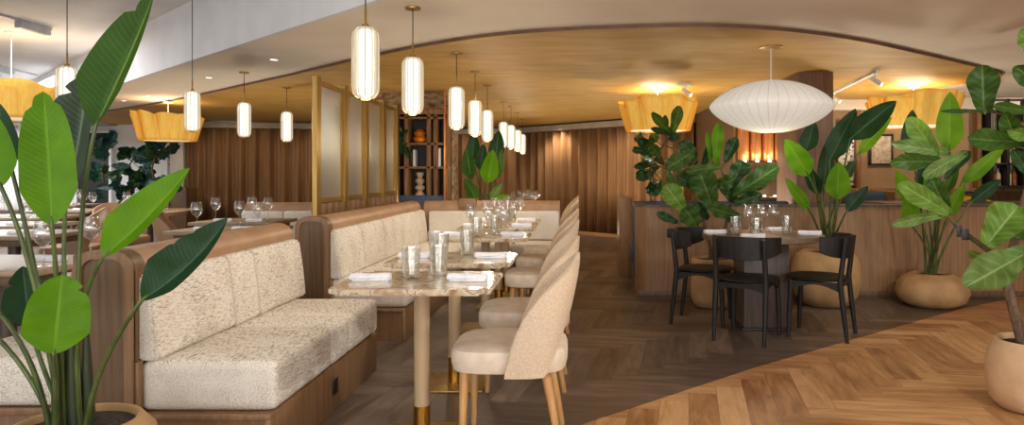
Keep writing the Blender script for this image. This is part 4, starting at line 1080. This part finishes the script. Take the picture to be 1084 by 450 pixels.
# ---- three figs against the far left wall
for n, (x, y, x0, x1, y0, y1, l) in enumerate(((-9.65, 13.3, 92, 130, 142, 205, 'dark fiddle leaf fig in front of the dark doorway'), (-9.0, 13.6, 118, 160, 150, 208, 'dark fiddle leaf fig in the middle of the far left wall'),
                                            (-8.0, 12.3, 146, 182, 140, 205, 'dark fiddle leaf fig under the left amber ruffled lamp'))):
    pl = thing('fiddle_leaf_fig', l, 'potted plant', (x, y, 0), 'figs along the far left wall')
    pot(pl, x, y, [(.15, 0), (.17, .02), (.2, .3), (.21, .62), (.2, .66), (.18, .65), (.175, .6)], 'pot_grey', .6, .176)
    cx = (x0 + x1) / 2
    tr = [(x, y, .6), P(cx, 200, y), P(cx - 3, 178, y), P(cx + 4, y0 + 12, y)]
    trunk(pl, tr, [.025, .02, .016, .01])
    rr = random.Random(40 + n); D = []
    for i in range(25):
        bx = cx + rr.gauss(0, (x1 - x0) * .22); by = rr.uniform(y0 + 10, y1 - 4); ang = math.atan2(by - 172, bx - cx) * .6 + rr.uniform(-1.6, .6); Ln = rr.uniform(11, 19)
        D.append((bx, by, bx + Ln * math.cos(ang), by + Ln * math.sin(ang) * .8, rr.uniform(5, 8), y + rr.uniform(-.4, .3), y + rr.uniform(-.5, .3), 'fig_blue' if i % 4 else 'fig_dark'))
    fig_leaves(pl, D, 9 + n, dense(tr))
# ---- trailing green plant at the left of the timber shelves
pl = thing('shelf_plant', 'small dark green plant at the left post of the timber shelf unit', 'potted plant', (-2.33, 9.2, 1.65))
bm = nb(); lathe(bm, [(0, 0), (.034, 0), (.04, .08), (.034, .08), (.0, .06)], (-2.318, 9.2, 1.65), 16); obj('pot', bm, 'pot_grey', pl)
rr = random.Random(5)
for i in range(16):
    b = Vector((-2.33 + rr.uniform(-.04, .04), 9.2 + rr.uniform(-.04, .03), 1.73)); a = rr.uniform(0, 2 * PI)
    t = b + Vector((.11 * math.cos(a), .1 * math.sin(a) - .06, rr.uniform(-.30, .14)))
    add_leaf(pl, b, t, .03, 'fig_dark', None, kind='fig', aL=15, aR=15, sag=.12, seed=i, face=Vector((0, -1, .4)))
# =================================================================== lamps
def pendant(label, x, y, ztop, group, z0=1.65, H=.381):
    """ribbed glass capsule on a cord from a small brass ceiling cup"""
    t = thing('pendant_lamp', label, 'lamp', (x, y, ztop), group)
    R = .0705
    bm = nb(); fl = lambda a, r, z: r * (1 - .045 * (.5 + .5 * math.cos(16 * a)) ** 2)
    lathe(bm, [(.030, 0), (.046, .004), (.066, .030), (R, .06), (R, H - .06), (.066, H - .03), (.046, H - .006), (.02, H)], (x, y, z0), 64, cap=False, fn=fl)
    obj('glass_shade', bm, 'shade_glass', t, angle=70)
    bm = nb(); lathe(bm, [(.02, .012), (.040, .02), (.044, .04), (.044, H - .04), (.040, H - .02), (.02, H - .012)], (x, y, z0), 28); obj('lamp_tube', bm, 'tube', t, angle=80)
    bm = nb()
    for q in range(12):
        a = 2 * PI * (q + .5) / 12; tube(bm, [(x + r * math.cos(a), y + r * math.sin(a), z0 + zz) for r, zz in ((.047, .003), (.067, .029), (R + .001, .06), (R + .001, H - .06), (.067, H - .029), (.047, H - .005))], .0019, 5)
    obj('ribs', bm, 'shade_rib', t)
    bm = nb(); lathe(bm, [(.022, -.008), (.030, -.004), (.030, .004)], (x, y, z0), 16); obj('bottom_cap', bm, 'brass_satin', t)
    bm = nb(); lathe(bm, [(.022, 0), (.020, .014), (.007, .02), (.006, .10), (.003, .105)], (x, y, z0 + H - .002), 14); obj('cap', bm, 'brass_satin', t)
    bm = nb(); tube(bm, [(x, y, z0 + H + .10), (x, y, ztop - .012)], .0035, 6); obj('cord', bm, 'black', t)
    bm = nb(); lathe(bm, [(.050, -.014), (.052, -.010), (.052, 0)], (x, y, ztop), 24); obj('ceiling_cup', bm, 'brass_satin', t)
    return t
u = .381
hs = [75.6, 60, 44.7, 37.8, 32.8, 26.6, 25, 22.4, 20.2]
xs = [387, 437, 483.3, 503, 516, 533, 541, 548, 553]
for i, (h, px) in enumerate(zip(hs, xs)):
    d = F * u / h
    l = 'glowing ribbed glass pendant, %s' % ['nearest and largest, over the first marble table', 'second in the row over the marble tables', 'third in the row, before the timber shelf unit', 'fourth in the row, right of the timber shelf unit',
        'fifth in the row, first before the far plant', 'sixth in the row, nearest of the four small far ones', 'seventh in the row, second of the four small far ones', 'eighth in the row, third of the four small far ones', 'farthest and smallest of the row'][i]
    pendant(l, (px - CX) / F * d, d, ZC if i < 2 else ZG, 'pendants over the marble tables')
for i, (px, d, zt) in enumerate(((71, 5.1, ZU), (203.5, 6.63, ZU), (258.5, 7.7, ZC), (303.5, 8.84, ZG))):
    l = 'glowing ribbed glass pendant %s' % ['partly behind the tallest leaf at the left', 'in front of the amber ruffled lamp at the left', 'second from the brass screen, before the left curtain', 'nearest the brass screen, before the left curtain'][i]
    pendant(l, (px - CX) / F * d, d, zt, 'pendants over the left banquette')

# white saucer lamp
sx, sy = 1.655, 6.0
t = thing('saucer_lamp', 'large white ribbed saucer pendant above the round table', 'lamp', (sx, sy, ZG))
R, zc = .52, 1.822
rho = [.21, .3, .4, .5, .6, .68, .76, .83, .89, .94, .975, .993, 1.0]
prof = [(R * q, zc - .225 * (1 - q * q) ** .72) for q in rho] + [(R * q, zc + .225 * (1 - q * q) ** .72) for q in rho[-2::-1]]
bm = nb(); NR = 40
lathe(bm, [(r, z) for r, z in prof], (sx, sy, 0), 160, fn=lambda a, r, z: r * (1 - .012 * math.sin(NR / 2 * a) ** 2))
obj('shade', bm, 'saucer', t, angle=80)
bm = nb()
for i in range(NR):
    a = 2 * PI * i / NR
    tube(bm, [(sx + (r + .0015) * math.cos(a), sy + (r + .0015) * math.sin(a), z) for r, z in prof], .0016, 4)
obj('ribs', bm, 'saucer_rib', t)
bm = nb(); tube(bm, [(sx, sy, prof[-1][1]), (sx, sy, ZG - .012)], .005, 8); obj('rod', bm, 'white_metal', t)
bm = nb(); lathe(bm, [(.085, -.016), (.10, -.010), (.10, 0)], (sx, sy, ZG), 28); obj('ceiling_cup', bm, 'brass_satin', t)

# amber ruffled lamps
def ruffle_lamp(label, px, d, zb, zt, rb, rt, ztop, seed):
    x = (px - CX) / F * d
    rnd = random.Random(seed)
    t = thing('ruffled_lamp', label, 'lamp', (x, d, ztop), 'amber ruffled lamps')
    n = 10
    for i in range(n):
        a0 = 2 * PI * i / n + rnd.uniform(-.06, .06); w = 2 * PI / n * .80; hh = rnd.uniform(-.055, .03); tz = rnd.uniform(-.09, .09); k = rnd.uniform(.025, .05); tw = rnd.uniform(-.10, .10)
        def fn(u, v):
            a = a0 + (u - .5) * 2 * w + tw * v
            fold = k * math.cos(2 * PI * (u - .5) * 1.5) * (.4 + .6 * v) + .085 * (u - .5) * (.35 + .65 * v)
            r = rb + (rt - rb) * v ** .9 + fold
            z = zb + (zt + hh - zb) * v * (1 - .10 * (2 * u - 1) ** 2 * v) + tz * (u - .5) * v ** 2
            return (x + r * math.cos(a), d + r * math.sin(a), z)
        bm = nb(); sheet(bm, 14, 8, fn); obj('petal', bm, 'ruffle', t, solid=.004, angle=70)
    bm = nb(); lathe(bm, [(0, zb + .012), (rb - .03, zb + .012), (rb - .03, zb + .022), (0, zb + .022)], (x, d, 0), 40); obj('diffuser', bm, 'diffuser', t)
    bm = nb(); tube(bm, [(x, d, zb + .02), (x, d, ztop - .012)], .005, 6); obj('rod', bm, 'white_metal', t)
    bm = nb(); lathe(bm, [(.06, -.02), (.07, -.012), (.07, 0)], (x, d, ztop), 20); obj('ceiling_cup', bm, 'white_metal', t)
    return x
RL = []
for a in (('amber ruffled pendant in the middle, above the fiddle leaf figs', 696.5, 9.1, 1.80, 2.21, .40, .49, ZG, 1),
          ('amber ruffled pendant at the right, before the taupe wall', 967, 8.7, 1.83, 2.22, .45, .53, ZG, 2),
          ('amber ruffled pendant behind a ribbed pendant at the left', 178, 10.6, 1.74, 2.16, .37, .45, ZG, 3),
          ('amber ruffled pendant at the left edge under the white ceiling', 12, 8.4, 1.90, 2.32, .42, .52, ZU, 4)):
    RL.append((ruffle_lamp(*a), a[2], a[3], a[4]))

# recessed downlights in the soffit
def downlight(x, y, z, label):
    t = thing('ceiling_downlight', label, 'downlight', (x, y, z), 'downlights in the soffit')
    bm = nb(); lathe(bm, [(.034, -.004), (.048, -.004), (.05, 0), (.034, 0)], (x, y, z), 24, cap=False); obj('trim_ring', bm, 'white_metal', t)
    bm = nb(); lathe(bm, [(0, -.002), (.034, -.002), (.034, 0), (0, 0)], (x, y, z), 20); obj('lens', bm, 'lens', t)
for px, py, l in ((290, 63, 'nearest the first pendant'), (221, 82, 'second along from the front'), (157, 101.5, 'third along, beside the amber lamp'), (131, 106.6, 'farthest along, at the tallest leaf')):
    d = F * (ZC - EYE) / (HY - py)
    downlight((px - CX) / F * d, d, ZC - .001, 'small round recessed downlight in the soffit, ' + l)

# track lights
def track(label, a, b, z, heads, mat='white_metal'):
    a, b = Vector(a), Vector(b); d = (b - a).normalized(); nrm = Vector((-d.y, d.x))
    t = thing('track_light', label, 'track light', ((a.x + b.x) / 2, (a.y + b.y) / 2, z))
    q = [a + nrm * .02, b + nrm * .02, b - nrm * .02, a - nrm * .02]
    bm = nb(); prism(bm, [(p.x, p.y) for p in q], 'z', z - .03, z); obj('rail', bm, mat, t)
    for s, kind in heads:
        c = a + (b - a) * s
        if kind == 'box':
            q = [c - d * .22 + nrm * .035, c + d * .22 + nrm * .035, c + d * .22 - nrm * .035, c - d * .22 - nrm * .035]
            bm = nb(); prism(bm, [(p.x, p.y) for p in q], 'z', z - .10, z - .028); obj('linear_head', bm, 'grey_metal', t)
        else:
            bm = nb(); tube(bm, [(c.x, c.y, z - .03), (c.x, c.y, z - .07)], .008)
            tube(bm, [(c.x - .03, c.y + .03, z - .07), (c.x + .05, c.y - .05, z - .15)], .024, 14); h = obj('spot_head', bm, mat, t)
            dv = Vector((.08, -.08, -.08)).normalized(); e = Vector((c.x + .05, c.y - .05, z - .15))
            bm = nb(); tube(bm, [e, e + dv * .003], .019, 14); obj('spot_lens', bm, 'lens', h)
    return t
track('grey ceiling track with a box head on the white ceiling at top left', (-6.15, 6.0), (-6.15, 8.15), ZU, [(.88, 'box')], 'grey_metal')
track('thin ceiling track farther back on the white ceiling at left', (-9.0, 10.6), (-9.3, 12.0), ZU, [(.35, 'box')], 'grey_metal')
track('white spot track on the gold ceiling beside the right amber lamp', (3.40, 9.4), (3.13, 7.3), ZG, [(.1, 'spot'), (.95, 'spot')])
track('white spot on the gold ceiling above the middle amber lamp', (1.36, 8.38), (1.2, 8.42), ZG, [(.4, 'spot')])

# =================================================================== lights
def light(kind, name, loc, energy, color=(1, 1, 1), size=.1, rot=None, **k):
    l = bpy.data.lights.new(name, kind); l.energy = energy; l.color = color
    if kind == 'AREA':
        l.shape = 'RECTANGLE'; l.size, l.size_y = size
    else: l.shadow_soft_size = size
    for a, v in k.items(): setattr(l, a, v)
    o = bpy.data.objects.new(name, l); COL.objects.link(o); o.location = loc
    if rot: o.rotation_euler = rot
    return o
WARM, NEUT = (1, .80, .54), (1, .95, .85)
def spot(x, y, z, tx, ty, tz, e, ang=80, col=NEUT, size=.08, blend=.6):
    o = light('SPOT', 'spot_beam', (x, y, z), e, col, size, spot_size=math.radians(ang), spot_blend=blend)
    o.rotation_euler = (Vector((tx, ty, tz)) - Vector((x, y, z))).to_track_quat('-Z', 'Y').to_euler()
# lamps' own light
for x, d, zb, zt in RL:
    light('POINT', 'lamp_glow', (x, d, zt - .06), 42 if x > -5 else 20, WARM, .22)
for h, px in zip(hs, xs):
    d = F * u / h
    light('POINT', 'pendant_glow', ((px - CX) / F * d, d, 1.60), 9.0, (1, .86, .66), .05)
light('POINT', 'saucer_glow', (sx, sy, 1.42), 5, (1, .88, .70), .05)
# ceiling spots of the dining rooms
for x, y, tx, ty, tz, e, ang in (
        (2.9, 3.1, -1.6, 3.6, .5, 420, 34), (2.3, 4.7, -1.7, 6.2, .6, 300, 44), (.7, 6.6, -1.2, 7.8, .5, 110, 60),
        (1.2, 1.4, -.3, 3.2, .4, 110, 60), (2.4, 1.6, 2.2, 4.0, 0, 170, 90), (3.6, 3.2, 3.2, 5.6, .2, 150, 80), (1.9, 3.6, 1.5, 5.8, .7, 60, 60),
        (-.1, 9.5, -.8, 11, .6, 70, 90), (3.4, 6.3, 2.4, 7.3, 1.0, 50, 80), (-2.9, 1.6, -1.9, 2.4, .9, 45, 80)):
    spot(x, y, 2.30, tx, ty, tz, e * .45, ang)
spot(-.5, 5.3, 2.3, -1.8, 6.6, .6, 45, 75)
spot(-.9, 6.6, 2.3, -1.0, 8.4, .6, 40, 80)
# curtain washers
for x, y, tx, ty in ((-2.2, 15.4, -2.4, 16.6), (-.6, 14.9, -.3, 15.3), (.7, 12.9, 1.1, 13.7), (-6.8, 13.2, -6.9, 14.5), (-5.2, 13.6, -5.0, 15)):
    spot(x, y, 2.28, tx, ty, .9, 60 if x > -4 else 26, 110, (1, .86, .66), .1)
# up-lights of the copper wall
for i in range(6): light('POINT', 'uplight_glow', (2.25 + i * .165, 9.395, 1.46), 1.2, WARM, .02)
for i in range(4): light('POINT', 'uplight_glow', (2.1 + i * .25, 9.38, .99), .6, WARM, .02)
# added unseen up-lights behind the low bar front, the divider and the cross banquette wash the gold ceiling
for x, y, z, e in ((1.5, 8.45, .5, 90), (3.4, 8.3, .9, 80), (4.0, 9.4, 1.1, 60), (1.2, 10.6, .2, 90), (-1.6, 9.0, .2, 25), (-4.6, 9.6, .4, 60), (-3.6, 9.0, .3, 50), (.3, 12.6, .2, 80), (-3.2, 12.5, .2, 60)):
    spot(x, y, z, x, y - .3, 3, e * .8, 165, (1, .87, .68), .1, .3)
# taupe wall
spot(4.6, 9.2, 2.2, 4.7, 10.5, 1.4, 40, 90, WARM)
spot(6.4, 9.2, 2.2, 6.4, 10.5, 1.5, 40, 90, WARM)
# white ceiling panels of the left room and an added fill light behind the camera
light('AREA', 'left_room_light', (-7.5, 7.5, 2.85), 230, (.96, .98, 1), (4, 5))
light('AREA', 'left_back_light', (-10.5, 12.5, 2.85), 480, (.96, .98, 1), (4, 4))
light('AREA', 'front_fill', (0, -3.6, 1.3), 560, (.97, .98, 1), (12, 2.2), (math.radians(154), 0, 0))
w = bpy.data.worlds.new('world'); SC.world = w; w.use_nodes = True
bg = w.node_tree.nodes['Background']; bg.inputs[0].default_value = (.98, .97, .95, 1); bg.inputs[1].default_value = 1.25

# =================================================================== camera and view
c = bpy.data.cameras.new('camera'); co = bpy.data.objects.new('camera', c); COL.objects.link(co)
co.location = (0, 0, EYE); co.rotation_euler = (PI / 2, 0, 0)
c.sensor_width = 36; c.lens = 36 * F / 1084; c.clip_start = .05
c.shift_x = (542 - CX) / 1084; c.shift_y = (HY - 225) / 1084
SC.camera = co
vs = SC.view_settings
vs.view_transform = 'Standard'; vs.look = 'None'; vs.exposure = 0; vs.gamma = 1; vs.use_curve_mapping = False
cy = SC.cycles
cy.max_bounces = 7; cy.diffuse_bounces = 4; cy.glossy_bounces = 3; cy.transparent_max_bounces = 16
cy.sample_clamp_indirect = 4; cy.caustics_reflective = False; cy.caustics_refractive = False
